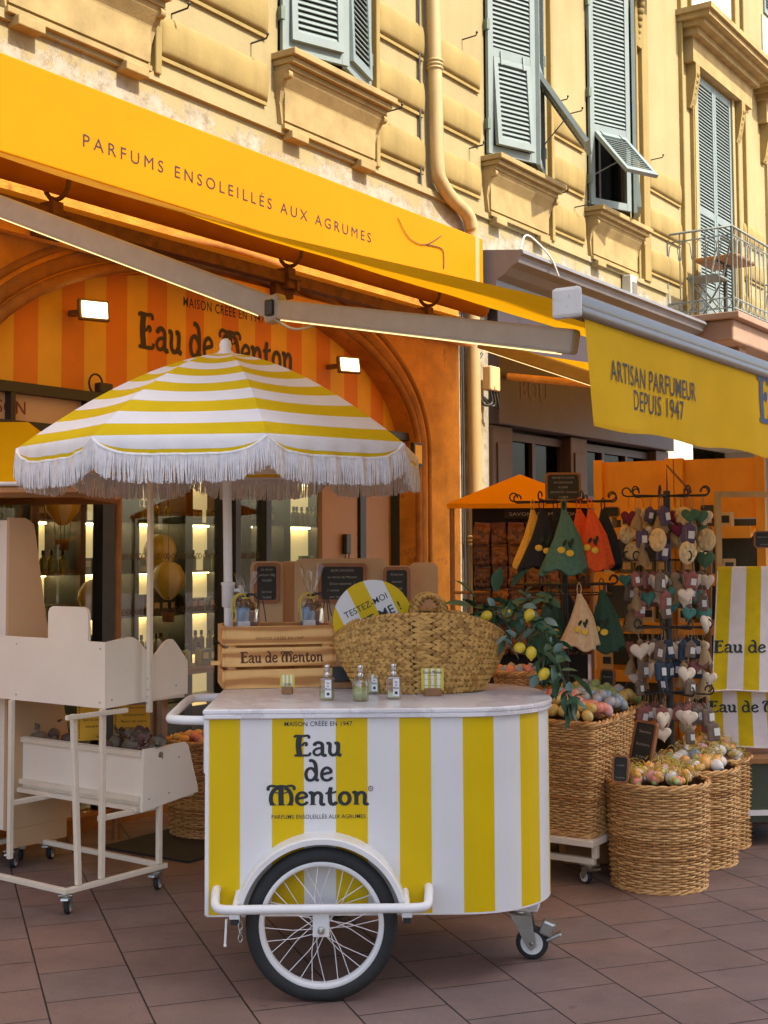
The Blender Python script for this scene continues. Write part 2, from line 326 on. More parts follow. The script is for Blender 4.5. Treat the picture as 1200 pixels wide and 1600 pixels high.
def sill(t0, t1):
    q = MB(); z = SILLZ - .005
    q.span((t0 - .07, -.2, z - .045), (t1 + .12, .1, z), 0, .006); q.span((t0 - .05, -.165, z - .085), (t1 + .1, .05, z - .046), 0, .006); q.span((t0 - .035, -.125, z - .12), (t1 + .085, .03, z - .086))
    o = q.build('window_sill', M_SILL, house)
    q = MB(); a, c = t0 - .05, t1 + .1
    cur = [(0, -.115), (.1, -.1), (.3, -.055), (.6, -.03), (1, -.035)]; H = .34; zt = z - .121
    for i in range(len(cur) - 1):
        (p, y0), (r, y1) = cur[i], cur[i + 1]; z0, z1 = zt - H * p, zt - H * r; i0, i1 = .05 * p, .05 * r
        q.add([(a + i0, y0, z0), (c - i0, y0, z0), (c - i1, y1, z1), (a + i1, y1, z1)], [(0, 1, 2, 3)])
        q.add([(a + i0, y0, z0), (a + i1, y1, z1), (a + i1, .01, z1), (a + i0, .01, z0)], [(0, 1, 2, 3)]); q.add([(c - i0, y0, z0), (c - i1, y1, z1), (c - i1, .01, z1), (c - i0, .01, z0)], [(0, 1, 2, 3)])
    q.span((a + .05, -.06, zt - H - .035), (c - .05, .01, zt - H), 0, .004)
    q.span((a + .06, -.052, zt - H + .02), (c - .06, -.03, zt - .06), 0)
    for x in (a + .1, c - .28): q.span((x, -.085, zt - H - .09), (x + .18, .01, zt - H - .036), 0, .006)
    for x in (a + .03, c - .03): q.tube([(x - .02, -.1, zt - .03), (x + .02, -.1, zt - .03)], .03, 10)
    q.build('console_panel', M_SILL, house); return o
for w_ in WINS: sill(*w_)
def louvre_leaf(W_, H_, split=None, sg=1):
    """frame + slats in local x (0..W), y=thickness, z (0..H); returns list of (builder) ; split: height of the tilting flap"""
    q = MB(); d = .035; st = .055
    q.span((0, -d / 2, 0), (st, d / 2, H_)); q.span((W_ - st, -d / 2, 0), (W_, d / 2, H_))
    rails = [(0, .07), (H_ - .08, H_)] + ([(split, split + .075)] if split else [])
    for a, c in rails: q.span((st, -d / 2 + .002, a), (W_ - st, d / 2 - .002, c))
    lo = split + .09 if split else .08
    zones = [(lo, H_ - .09)]
    def slats(q2, z0, z1, x0=st, x1=W_ - st):
        n = max(1, int((z1 - z0) / .039))
        for i in range(n):
            z = z0 + (z1 - z0) * (i + .5) / n; q2.box(((x0 + x1) / 2, 0, z), (x1 - x0, (.007), .047), 0, 0, Matrix.Rotation(R(-31 * sg), 3, 'X'))
    for z0, z1 in zones: slats(q, z0, z1)
    fl = None
    if split:
        fl = MB(); x0, x1 = st + .004, W_ - st - .004; h = split - .075
        fl.span((x0, -d / 2 - .003, -h), (x0 + .045, d / 2, 0)); fl.span((x1 - .045, -d / 2 - .003, -h), (x1, d / 2, 0)); fl.span((x0 + .045, -d / 2 - .003, -.05), (x1 - .045, d / 2, 0)); fl.span((x0 + .045, -d / 2 - .003, -h), (x1 - .045, d / 2, -h + .06))
        slats(fl, -h + .06, -.055, x0 + .045, x1 - .045)
        for x in (x0 + .08, x1 - .08): fl.span((x - .008, -d / 2 - .012, -.06), (x + .008, -d / 2 - .004, .06))
    return q, fl
SH = 2.25; SPA, SPB = .84, .72
def window_shutters(t0, t1, openL, openR, flapL, flapR, sp=.92):
    Wd = (t1 - t0) / 2 + .02
    q = MB(); q.span((t0, .17, SILLZ), (t1, .175, 7.1)); q.build('dark_opening', M_DARK, house)
    q = MB(); q.span((t0 - .0, .1, SILLZ), (t0 + .05, .16, 7.1)); q.span((t1 - .05, .1, SILLZ), (t1, .16, 7.1)); q.span(((t0 + t1) / 2 - .03, .1, SILLZ), ((t0 + t1) / 2 + .03, .16, 7.1)); q.build('window_frame', M_DARK, house)
    for side, op, fa in ((0, openL, flapL), (1, openR, flapR)):
        leaf, fl = louvre_leaf(Wd, SH, sp, 1 if side == 0 else -1)
        o = leaf.build('shutter', M_SHUT, house); o.location = (t0 if side == 0 else t1, -.03, SILLZ + .03)
        # left leaf opens outward about its left edge; the right leaf is the same leaf turned about the right edge
        o.rotation_euler = (0, 0, R(-op) if side == 0 else math.pi + R(op))
        f_ = fl.build('shutter_flap', M_SHUT, o); f_.location = (0, 0, sp - .005); f_.rotation_euler = ((R(-fa) if side == 0 else R(fa)), 0, 0)
        for z in (.25, 1.1, 2.0): s_ = MB(); s_.box((.0, .0, z), (.03, .05, .09)); s_.build('hinge', M_SHUTD, o)
        if fa > 20:
            L_ = sp - .075; y = -math.sin(R(fa)) * L_ * .55 * (1 if side == 0 else -1); z = sp - .005 - math.cos(R(fa)) * L_ * .55
            s_ = MB(); s_.tube([(.06, 0, .3), (Wd * .5, y, z)], .006, 6); s_.build('stay_bar', M_SHUT, o)
window_shutters(*WINS[0], 20, 20, 3, 3); window_shutters(*WINS[1], 20, 16, 2, 2); window_shutters(*WINS[2], 20, 22, 4, 33, SPA); window_shutters(*WINS[3], 22, 26, 42, 4, SPB)
for t0, t1 in DOORS:
    q = MB(); q.span((t0, .17, 4.02), (t1, .175, 7.0)); q.build('dark_opening', M_DARK, house)
    for k in (0, 1):
        leaf, _ = louvre_leaf((t1 - t0) / 2 - .004, 2.96); leaf.span((.05, -.016, 1.34), ((t1 - t0) / 2 - .05, .016, 1.42)); leaf.span((.05, -.016, .08), ((t1 - t0) / 2 - .05, .016, .5))
        o = leaf.build('shutter', M_SHUT, house); o.location = (t0 + k * ((t1 - t0) / 2 + .004), -.005, 4.03)
    q = MB(); a, c = t0 - .55, t1 + .75     # heavy cornice over the balcony door
    for e, z0, z1, ins in ((.42, 7.5, 7.56, 0), (.38, 7.44, 7.5, .04), (.3, 7.38, 7.44, .1), (.2, 7.3, 7.38, .16), (.12, 7.02, 7.3, .22)): q.span((a + ins, -e, z0), (c - ins, .02, z1))
    q.build('door_cornice', M_SILL, house)
    for x in (t0 - .26, t1 + .14):
        q = MB(); q.prism([(-.12, 0), (.02, 0), (.02, -.5), (-.04, -.5), (-.07, -.42), (-.12, -.15)], x, x + .13); q.M = Matrix.Rotation(0, 4, 'X')
        vs = q.v; q.v = [Vector((p.y, p.x, p.z + 7.02)) for p in vs]
        q2 = q; [q2.ball((x + .065, -.1 + .012 * i, 6.9 - .07 * i), .045 - .004 * i, 8) for i in range(6)]
        q.build('scroll_bracket', M_OCH, house)
    q = MB(); q.span((t0 - .1, -.04, 4.0), (t0 - .02, .01, 7.02)); q.span((t1 + .02, -.04, 4.0), (t1 + .1, .01, 7.02)); q.build('door_surround', M_WALL, house)
    q = MB(); q.span((t0 - .1, -.02, 7.7), (t1 + .1, .01, 8.55)); q.build('upper_panel', M_WHITE, house)
for t0, t1 in WINS + DOORS:
    q = MB(); q.span((t0, .17, 8.6), (t1, .175, 10.6)); q.build('dark_opening', M_DARK, house)
    for k in (0, 1):
        leaf, _ = louvre_leaf((t1 - t0) / 2 - .004, 1.98); o = leaf.build('shutter', M_SHUT, house); o.location = (t0 + k * ((t1 - t0) / 2 + .004), -.005, 8.61)
for k, (t0, t1) in enumerate(WINS[2:]):      # the tall windows have a small cornice too, just above the frame
    q = MB(); a, c = t0 - .35, t1 + .45
    for e, z0, z1, ins in ((.36, 7.5, 7.56, 0), (.3, 7.42, 7.5, .06), (.18, 7.3, 7.42, .14)): q.span((a + ins, -e, z0), (c - ins, .02, z1))
    q.build('window_cornice', M_SILL, house)
    q = MB(); [q.ball((t1 + .2, -.07 + .008 * i, 7.2 - .07 * i), .05 - .004 * i, 8) for i in range(7)]; q.span((t1 + .12, -.05, 6.75), (t1 + .28, .01, 7.3)); q.build('scroll_bracket', M_OCH, house)
def hook(px, py):
    t, z = onf(px, py); q = MB(); q.tube([(t, .0, z), (t, -.13, z + .005), (t, -.14, z + .025)], .006, 6); q.ball((t, -.14, z + .03), .011, 6); q.build('shutter_hook', M_IRON, house)
for p in ((268, 22), (392, 68), (604, 175), (722, 62), (733, 232), (866, 160), (889, 178), (866, 304), (898, 324), (1017, 250)): hook(*p)
# ---------------------------------------------------------------- downpipe
pp = [onf(664, -120), onf(664, 0), onf(668, 150), onf(671, 262), onf(677, 288), onf(694, 313), onf(716, 335), onf(724, 356), onf(726, 385), onf(727, 545), onf(731, 800), onf(733, 960)]
tz = [(t, z) for t, z in pp] + [(onf(733, 960)[0], .02)]
dp = thing('downpipe', 'cream rainwater downpipe running down the facade and behind the yellow awning sign', 'pipe', F(0), ANG)
M_PIPE = pm('cream_pipe_paint', mul(S(240, 205, 140), .5), .5, .08, 5, .1, 60, .003, streak=(9, 9, .5))
q = MB(); q.tube([(t, -.075, z) for t, z in smooth2(tz, 4)], .055, 12); q.build('pipe', M_PIPE, dp)
for px, py in ((667, 105), (730, 845), (726, 470)):
    t, z = onf(px, py); q = MB()
    for k in (-.03, 0, .03): q.lathe([(.055, -.012), (.066, -.006), (.066, .006), (.055, .012)], 14, (t, -.075, z + k))
    q.span((t - .012, -.03, z - .02), (t + .012, .0, z + .02)); q.build('pipe_collar', M_PIPE, dp)
b = MB(); t0 = onf(652, 200)[0]; b.tube([(t0 - .03, -.02, 7.5), (t0, -.02, 6), (t0 + .005, -.02, 5), (t0 + .01, -.02, 4.3)], .012, 6); tag(b.build('cable', M_IRON, None, F(0), ANG), 'dark cable clipped along the facade left of the downpipe', 'cable')
b = MB(); b.tube([(3.05, -.02, 3.4), (3.06, -.02, 2.2), (3.07, -.02, .3)], .012, 6); tag(b.build('cable', M_IRON, None, F(0), ANG), 'dark cable running down the bright wall strip beside the downpipe', 'cable')
# ---------------------------------------------------------------- balcony
bal = thing('balcony', 'stone balcony with grey wrought iron railing at upper right', 'balcony', F(0), ANG)
M_BST = pm('pink_stone', mul(S(205, 165, 135), .45), .8, .14, 5, .25, 50, .005); M_RAIL = pm('grey_iron_railing', mul(S(150, 158, 150), .6), .5, .12, 10, .1)
B0, B1, BE, BZ = 7.45, 10.75, .72, 4.0
q = MB(); q.span((B0 - .06, -BE - .08, BZ - .07), (B1 + .06, 0, BZ), 0, .01); q.span((B0, -BE, BZ - .3), (B1, 0, BZ - .071), 0, .02); q.build('slab', M_BST, bal)
for x in (B0 + .45, B1 - .6):
    q = MB(); q.prism([(0, 0), (-.62, 0), (-.62, -.08), (-.45, -.18), (-.3, -.2), (-.15, -.42), (0, -.5)], x, x + .22); q.v = [Vector((p.y, p.x, p.z + BZ - .301)) for p in q.v]
    q.tube([(x - .02, -.52, BZ - .4), (x + .24, -.52, BZ - .4)], .07, 10); q.build('corbel', M_BST, bal)
q = MB(); RZ = BZ + .92; path = [(B0, 0), (B0, -BE), (B1, -BE), (B1, 0)]
for z, r in ((RZ, .014), (RZ - .09, .008), (BZ + .16, .008), (BZ + .05, .009)):
    q.tube([(x, y, z) for x, y in path], r, 6)
def bars(x0, y0, x1, y1, n):
    for i in range(n + 1):
        f_ = i / n; x, y = x0 + (x1 - x0) * f_, y0 + (y1 - y0) * f_; q.tube([(x, y, BZ), (x, y, RZ)], .007 if 0 < i < n else .014, 5)
        if i < n:
            f2 = (i + .5) / n; xm, ym = x0 + (x1 - x0) * f2, y0 + (y1 - y0) * f2; dx, dy = (x1 - x0) / n, (y1 - y0) / n
            q.tube([(xm + dx * .4 * math.cos(a), ym + dy * .4 * math.cos(a), BZ + .105 + .05 * math.sin(a)) for a in [k * math.pi / 5 for k in range(10)]], .005, 4, closed=True)
            q.tube([(xm - dx * .42, ym - dy * .42, RZ - .3), (xm - dx * .3, ym - dy * .3, RZ - .14), (xm, ym, RZ - .1), (xm + dx * .3, ym + dy * .3, RZ - .14), (xm + dx * .42, ym + dy * .42, RZ - .3)], .005, 4)
bars(B0, 0, B0, -BE, 5); bars(B0, -BE, B1, -BE, 22); bars(B1, -BE, B1, 0, 5); q.build('railing', M_RAIL, bal)
tb = thing('balcony_table', 'small square table standing on the balcony behind its railing', 'table', F(8.25, .36, BZ), ANG)
M_TBL = pm('brown_wood', mul(S(170, 120, 70), .8), .6, .2, 10, streak=(2, 30, 2))
q = MB(); q.box((0, 0, .72), (.62, .5, .035), 0, .006); q.build('tabletop', M_TBL, tb); q = MB(); q.tube([(0, 0, .03), (0, 0, .7)], .025, 8); q.build('pedestal', M_IRON, tb)
q = MB(); q.tube([(-.22, 0, .01), (0, 0, .05), (.22, 0, .01)], .015, 6); q.tube([(0, -.2, .01), (0, 0, .05), (0, .2, .01)], .015, 6); q.tube([(-.25, 0, .69), (.25, 0, .69)], .012, 6); q.build('foot', M_IRON, tb)
ch = thing('balcony_chair', 'folding metal chair on the balcony left of the small table', 'chair', F(7.72, .35, BZ), ANG)
q = MB(); q.box((0, 0, .44), (.36, .36, .02), 0); q.build('seat', M_RAIL, ch); q = MB(); q.tube([(-.17, .17, 0), (-.17, -.1, .44), (-.17, -.2, .85), (.17, -.2, .85), (.17, -.1, .44), (.17, .17, 0)], .011, 6); q.tube([(-.17, -.17, 0), (-.17, .17, .44), (.17, .17, .44), (.17, -.17, 0)], .011, 6); q.build('frame', M_RAIL, ch)
# ---------------------------------------------------------------- house added across the street, unseen behind the camera, to shade the stalls
opp = thing('shade_building', 'tall pale house added unseen across the street to shade the stalls', 'building', F(0), ANG)
OE, OZ = 13.5, 0.0
def shadow_h(e0=0.0, z0=1.25): return z0 + (OE - e0) * SUNV.z / SUNV.dot(N)
OZ = shadow_h()
OZ2 = shadow_h(2.75, 2.585); M_PALER = pm('pale_render', S(232, 216, 186), .9, .1, 2, .2, 30)  # added wing kept lower so the sun reaches more of the awning
q = MB(); q.span((-11, -OE - 7, 0), (-1.55, -OE, OZ)); q.build('wall', M_PALER, opp)
q = MB(); q.span((-1.549, -OE - 7, 0), (4.3, -OE, OZ2)); q.build('wing_wall', M_PALER, opp)
q = MB(); q.span((-11.2, -OE - 7.2, OZ + .001), (-1.5, -OE + .0, OZ + .15)); q.build('roof', pm('roof_tile', S(150, 90, 60), .8, .2, 3), opp)
for i in range(5):
    for j in range(3):
        q = MB(); x, z = -10 + 3 * i, 1.2 + 3.8 * j
        if z + 2 < OZ2: q.span((x, -OE, z), (x + 1.2, -OE + .05, z + 2)); q.build('window', M_SHUT, opp)
# ================================================================== PERFUME SHOP FRONT
M_BRST = pm('brown_sandstone', (.56, .225, .03), .85, .28, 5, .5, 70, .012, dirt=((.20, .085, .02), 2.5, .6), spec=.15)
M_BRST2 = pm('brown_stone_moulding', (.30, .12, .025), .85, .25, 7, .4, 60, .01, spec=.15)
M_STR1 = pm('pale_orange_stripe', (.78, .42, .03), .7, .06, 6, .06, 120, .001); M_STR2 = pm('deep_orange_stripe', (.70, .215, .012), .7, .06, 6, .06, 120, .001)
M_BRTXT = pm('dark_brown_lettering', S(52, 34, 24), .6, .08, 30, 0); M_FRAME = pm('black_metal_frame', (.02, .019, .018), .4, .2, 20, .05)
M_BEIGE = pm('beige_panel', mul(S(205, 170, 130), .9), .6, .06, 3, .06, 90, .002)
shop = thing('perfume_shop_front', 'arched stone shop front with orange striped panel under the big yellow awning', 'shop front', F(0), ANG)
AC, AA, AB, AZ = .25, 2.03, .93, 2.25
def arch_z(t): return AZ + AB * math.sqrt(max(0, 1 - ((t - AC) / AA) ** 2))
q = MB(); NS = 56; EF = .06
ts = [AC - AA * math.cos(math.pi * i / NS) for i in range(NS + 1)]
for i in range(NS):
    a, c = ts[i], ts[i + 1]; q.add([(a, -EF, arch_z(a)), (c, -EF, arch_z(c)), (c, -EF, 3.6), (a, -EF, 3.6)], [(0, 1, 2, 3)]); q.add([(a, -EF, arch_z(a)), (c, -EF, arch_z(c)), (c, .2, arch_z(c)), (a, .2, arch_z(a))], [(0, 1, 2, 3)])
for a, c in ((-2.95, AC - AA), (AC + AA, 2.93)):
    q.add([(a, -EF, 0), (c, -EF, 0), (c, -EF, 3.6), (a, -EF, 3.6)], [(0, 1, 2, 3)])
for a in (AC - AA, AC + AA): q.add([(a, -EF, 0), (a, .2, 0), (a, .2, AZ), (a, -EF, AZ)], [(0, 1, 2, 3)])
for a in (-2.95, 2.93): q.add([(a, -EF, 0), (a, .2, 0), (a, .2, 3.6), (a, -EF, 3.6)], [(0, 1, 2, 3)])
q.build('stone_arch', M_BRST, shop)
q = MB(); path = [(AC - AA, 0), (AC - AA, 1.2)] + [(t, arch_z(t)) for t in ts] + [(AC + AA, 1.2), (AC + AA, 0)]
def bead(c, r, y=-EF, n=7, fl=1): return [(c + r * math.cos(math.pi * k / n), y - r * fl * math.sin(math.pi * k / n)) for k in range(n + 1)]
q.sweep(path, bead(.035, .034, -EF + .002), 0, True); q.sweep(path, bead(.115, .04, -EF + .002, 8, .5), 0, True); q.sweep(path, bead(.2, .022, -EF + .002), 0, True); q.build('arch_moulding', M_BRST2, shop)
q = MB(); ET = -.1; x = -1.355 - .1645 * 4; k = 0
while x < 2.3:
    for j in range(4):
        a, c = max(x + .1645 * j / 4, AC - AA + .001), min(x + .1645 * (j + 1) / 4, AC + AA - .001)
        if c > a: q.add([(a, -ET, 2.34), (c, -ET, 2.34), (c, -ET, max(2.34, arch_z(c))), (a, -ET, max(2.34, arch_z(a)))], [(0, 1, 2, 3)], k % 2)
    x += .1645; k += 1
q.build('striped_panel', [M_STR2, M_STR1], shop)
q = MB(); art(q, 'Eau de Menton', .21, TR(.29, -ET, 2.70), 0, 1.46, .003); q.build('shop_lettering', M_BRTXT, shop); q = MB()
(t0, z0), (t1, z1) = onf(286, 474, ET), onf(412, 500, ET); text(q, 'MAISON CRÉÉE EN 1947', .085, TR((t0 + t1) / 2, -ET, (z0 + z1) / 2 - .02), 0, t1 - t0, 1.15, .006); q.build('shop_lettering', M_BRTXT, shop)
q = MB(); q.span((AC - AA, -.02, 2.33), (AC + AA, .12, 2.385)); q.span((AC - AA, -.02, 2.13), (AC + AA, .12, 2.185))
for t in (-1.45, -.93, -.2, .8, 1.6): q.span((t - .015, -.018, 2.186), (t + .015, .1, 2.329))
q.build('transom_frame', M_FRAME, shop)
q = MB(); q.span((AC - AA, .03, 2.186), (AC + AA, .05, 2.329)); q.build('transom_panel', M_BEIGE, shop)
q = MB(); (tA, zA) = onf(34, 628, -.03); text(q, 'MAISON', .095, TR(tA + .03, .03, 2.225), 0, None, 1.02, .008, 'RIGHT', .002); q.build('transom_lettering', pm('red_brown_lettering', S(120, 50, 25), .6, .1, 20, 0), shop)
# glass doors
M_GLASS = glassmat('shop_glass', (.95, .95, .9), .0, .02, .13)
DY = .12
for px, wd in ((162, .09), (347, .05), (365, .05), (413, .05), (561, .07), (625, .13), (-20, .05)):
    t = fac_t(px, -DY); q = MB(); q.span((t - wd / 2, DY - .04, .0), (t + wd / 2, DY + .04, 2.13)); q.build('door_frame', M_FRAME, shop)
edges = [fac_t(p, -DY) for p in (-60, 162, 347, 365, 413, 500)]
for a, c in zip(edges[:-1], edges[1:]):
    q = MB(); q.span((a + .02, DY - .004, .08), (c - .02, DY + .004, 2.13)); q.build('door_glass', M_GLASS, shop)
q = MB()
for a, c in ((500, 555), (567, 604)): q.span((fac_t(a, -DY), DY - .02, .0), (fac_t(c, -DY), DY + .02, 2.13))
q.build('door_panel', pm('tan_door_panel', S(160, 120, 84), .6, .08, 4, .1), shop)
q = MB(); t, z = onf(539, 850, -DY + .03); q.box((t, DY - .045, z), (.055, .04, .14), 0, .006); q.tube([(t - .02, DY - .05, z - .07), (t - .03, DY - .05, z - .12), (t + .02, DY - .05, z - .12), (t + .02, DY - .05, z - .07)], .004, 5); q.build('door_lock', M_FRAME, shop)
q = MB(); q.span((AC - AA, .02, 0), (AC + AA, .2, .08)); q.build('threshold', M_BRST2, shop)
# band of dark lozenges printed across the glass
M_LOZ = pm('bronze_print', S(92, 70, 38), .5, .1, 20, 0); q = MB()
for a, c in ((edges[1], edges[2]), (edges[3], edges[4])):
    for z in (1.48, 1.16):
        n = int((c - a) / .075)
        for i in range(n):
            t = a + .05 + (c - a - .1) * (i + .5) / n
            for dx in (-.012, .012): q.tube([(t + dx + .018 * math.cos(k * math.pi / 2), DY - .007, z + .018 * math.sin(k * math.pi / 2)) for k in range(4)], .0028, 4, closed=True)
q.build('glass_print', M_LOZ, shop)
# the lit room behind the glass
room = thing('shop_interior', 'dim shop room seen through the glass doors with lit back wall', 'room', F(0), ANG)
q = MB(); q.span((-2.9, 1.5, 0), (5.6, 1.55, 2.9)); q.span((-2.95, .25, 0), (-2.9, 1.5, 2.9)); q.span((5.6, .25, 0), (5.65, 1.55, 2.9)); q.span((2.35, .22, 0), (5.6, .25, 2.9)); q.build('wall', pm('dark_shop_wall', S(92, 80, 62), .7, .15, 4), room)
q = MB(); q.span((-2.95, .2, 2.9), (5.65, 1.55, 2.95)); q.build('ceiling', pm('shop_ceiling', S(180, 160, 120), .8, .1, 4), room)
q = MB(); q.span((-2.95, .2, .0), (5.65, 1.55, .03)); q.build('floor', pm('shop_floor', S(110, 85, 60), .4, .1, 4), room)
M_LIT = glow('glowing_cream_panel', (.85, .68, .34), .20); M_LED = glow('shelf_lamp', (1, .84, .48), 5.0); M_SHELF = pm('glass_green_shelf', S(72, 80, 66), .3, .1, 10, 0)  # the back panels' even lit look is put in as glow
M_B = [pm('olive_bottle', S(140, 138, 60), .25, .2, 20, 0), pm('dark_box', S(56, 56, 46), .5, .2, 20, 0), pm('grey_green_box', S(96, 104, 84), .5, .2, 20, 0), pm('amber_bottle', S(170, 120, 50), .25, .2, 20, 0), pm('ivory_box', S(205, 188, 140), .5, .1, 20, 0)]
M_CAP = pm('black_cap', (.02, .02, .02), .4, .2, 20, 0)
proto = {}
for k in range(5):
    o = thing(('bottle', 'box', 'box', 'bottle', 'box')[k], 'x', ('bottle', 'box', 'box', 'bottle', 'box')[k]); q = MB()
    if k in (0, 3): q.lathe([(0, 0), (.022, 0), (.024, .006), (.024, .085), (.02, .1), (.009, .108), (.009, .12), (0, .12)], 10); q.build('glass_body', M_B[k], o); q = MB(); q.lathe([(.012, .118), (.012, .15), (0, .152)], 8); q.build('cap', M_CAP, o)
    else: q.box((0, 0, .07 if k == 1 else .05), (.07, .05, .14 if k == 1 else .1), 0, .003); q.build('carton', M_B[k], o); q = MB(); q.box((0, -.027, .06), (.045, .003, .04)); q.build('label', M_B[4] if k != 4 else M_CAP, o)
    proto[k] = [o, False]
def place(k, loc, rz, label, group):
    p = proto[k]
    if not p[1]: p[1] = True; p[0].location = loc; p[0].rotation_euler.z = rz; p[0]['label'] = label; p[0]['group'] = group; return p[0]
    return dup(p[0], loc, rz, label, group)
cols = [(fac_t(a, -1.3), fac_t(c, -1.3)) for a, c in ((-70, 14), (28, 92), (102, 176), (186, 258), (270, 345), (362, 412), (424, 502))]; side = ['leftmost', 'second', 'third', 'fourth', 'fifth', 'sixth', 'rightmost']
NM1 = ('olive perfume bottle', 'dark tall box', 'grey green box', 'amber bottle', 'ivory box')
wn = ['lowest', 'lower', 'middle', 'upper', 'top']
random.seed(3)
for ci, (a, c) in enumerate(cols):
    sh = thing('display_shelf', 'lit wall shelf behind the shop glass, ' + side[ci] + ' bay', 'shelf', F(0), ANG)
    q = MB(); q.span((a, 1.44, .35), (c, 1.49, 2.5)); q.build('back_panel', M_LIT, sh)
    q = MB(); q.span((a - .05, 1.1, .03), (a - .005, 1.49, 2.6)); q.span((c + .005, 1.1, .03), (c + .05, 1.49, 2.6)); q.build('upright', M_CAP, sh)
    q = MB(); q2 = MB(); zs = [.45, .78, 1.07, 1.37, 1.72, 2.08]
    for z in zs: q.span((a, 1.14, z - .012), (c, 1.439, z)); q2.span((a + .02, 1.40, z - .024), (c - .02, 1.425, z - .0125))
    q2.span((a + .02, 1.40, 2.42), (c - .02, 1.425, 2.44))
    q.build('shelf_board', M_SHELF, sh); q2.build('lamp_strip', M_LED, sh)
    for zi, z in enumerate(zs[1:6]):
        k = random.choice([0, 1, 2, 1, 4, 0, 2]) if (ci + zi) % 3 else 0; x = a + .04; nm = ('olive perfume bottles', 'dark tall boxes', 'grey green boxes', 'amber bottles', 'ivory boxes')[k]
        while x < c - .03:
            if random.random() < .93: place(k, F(x, -random.uniform(1.2, 1.3), z), ANG + random.uniform(-.15, .15), NM1[k] + ' on the ' + wn[min(zi, 4)] + ' board of the ' + side[ci] + ' shop bay', nm + ' on the ' + wn[min(zi, 4)] + ' board, ' + side[ci] + ' bay')
            x += (.05 if k in (0, 3) else .075) * random.uniform(.92, 1.12)
wt = thing('window_table', 'long wooden table of goods standing just behind the shop glass', 'table', F(0), ANG)
q = MB(); q.span((-1.7, .3, .74), (1.6, .62, .77)); q.build('tabletop', M_TBL, wt)
for x in (-1.65, 0, 1.55): q = MB(); q.span((x, .32, .03), (x + .05, .6, .739)); q.build('leg', M_TBL, wt)
x = -1.62
while x < 1.5:
    k = random.choice((0, 1, 2, 4, 2, 0)); place(k, F(x, -random.uniform(.38, .54), .771), ANG + random.uniform(-.3, .3), NM1[k] + ' on the wooden table just behind the shop glass', NM1[k] + 's on the window table'); x += random.uniform(.055, .1)
for k in list(proto):
    if not proto[k][1]:
        for o in [q_ for q_ in C.objects if q_.parent == proto[k][0]] + [proto[k][0]]: bpy.data.objects.remove(o)
        del proto[k]
q = MB(); q.box((0, 0, 0), (.12, .12, .02)); L = tag(q.build('ceiling_spot', M_LED, None, F(1.2, -.7, 2.885), ANG), 'small lit ceiling spotlight inside the shop', 'lamp')
# hot-air balloon ornaments in the window
M_BAL = [pm('balloon_ivory', S(225, 205, 165), .3, .05, 8, 0), pm('balloon_yellow', S(215, 180, 60), .3, .05, 8, 0)]; M_WICK0 = pm('balloon_basket_wicker', S(120, 84, 50), .8, .3, 60, .5)
bo = thing('balloon_ornament', 'ivory and yellow hot air balloon ornament hanging highest in the window', 'ornament'); q = MB(); n = 24; prof = [(.02, -.13), (.045, -.11), (.09, -.05), (.105, 0), (.1, .04), (.075, .085), (.035, .108), (0, .112)]
o_ = len(q.v); vs = [(r * math.cos(2 * math.pi * i / n), r * math.sin(2 * math.pi * i / n), z) for r, z in prof for i in range(n)]
q.add(vs, [(j * n + i, j * n + (i + 1) % n, (j + 1) * n + (i + 1) % n, (j + 1) * n + i) for j in range(len(prof) - 1) for i in range(n)], [(i // 3) % 2 for j in range(len(prof) - 1) for i in range(n)], True); q.build('envelope', M_BAL, bo)
q = MB(); q.lathe([(0, -.27), (.035, -.27), (.042, -.21), (.036, -.21), (.03, -.26)], 12); q.build('basket', M_WICK0, bo); q = MB(); [q.tube([(.04 * math.cos(a), .04 * math.sin(a), -.21), (.045 * math.cos(a), .045 * math.sin(a), -.11)], .002, 4) for a in (0, 1.57, 3.14, 4.71)]; q.tube([(0, 0, .112), (0, 0, .4)], .0015, 4); q.build('cord', M_IRON, bo)
def onplane(px, py, e): t, z = onf(px, py, e); return F(t, e, z)
bo.location = onplane(98, 785, -.3); dup(bo, onplane(250, 862, -.55), .4, 'balloon ornament hanging behind the glass above the other one by the pole'); dup(bo, onplane(263, 905, -.45), .2, 'lower balloon ornament seen right of the white pole'); dup(bo, onplane(150, 935, -.3), 1.0, 'balloon ornament low in the window behind the white stand')
# ---------------------------------------------------------------- floodlights
M_FL = glow('floodlight_glass', (1, .86, .5), 4.0); M_FLB = pm('floodlight_body', S(120, 90, 55), .5, .1, 20)
for i, (px, py) in enumerate(((140, 486), (539, 571))):
    t, z = onf(px, py, .05); fl = thing('floodlight', ('lit square floodlight above the left of the shop lettering', 'lit square floodlight right of the shop lettering near the arch')[i], 'lamp', F(t, .08, z), ANG)
    q = MB(); rt = Matrix.Rotation(R(-24), 3, 'Z') @ Matrix.Rotation(R(-10), 3, 'X'); q.box((0, 0, 0), (.175, .035, .12), 0, .008, rt); q.build('housing', M_FLB, fl)
    q = MB(); q.box(rt @ Vector((0, -.0205, -.003)), (.14, .006, .088), 0, 0, rt); q.build('lens', M_FL, fl)
    q = MB(); q.span((-.02, .022, -.015), (.02, .178, .015)); q.build('bracket', M_FLB, fl)
t, z = onf(150, 607, -.05); fl = thing('floodlight', 'small unlit black floodlight with looping cable on the dark transom', 'lamp', F(t, -.02, z), ANG); q = MB(); q.box((.03, 0, 0), (.1, .05, .06), 0, .008); q.build('housing', M_FRAME, fl); q = MB(); q.tube([(-.03 + .05 * math.cos(a), 0, .02 + .055 * math.sin(a)) for a in [R(-60 + 24 * k) for k in range(15)]], .006, 6); q.build('cable', M_FRAME, fl)
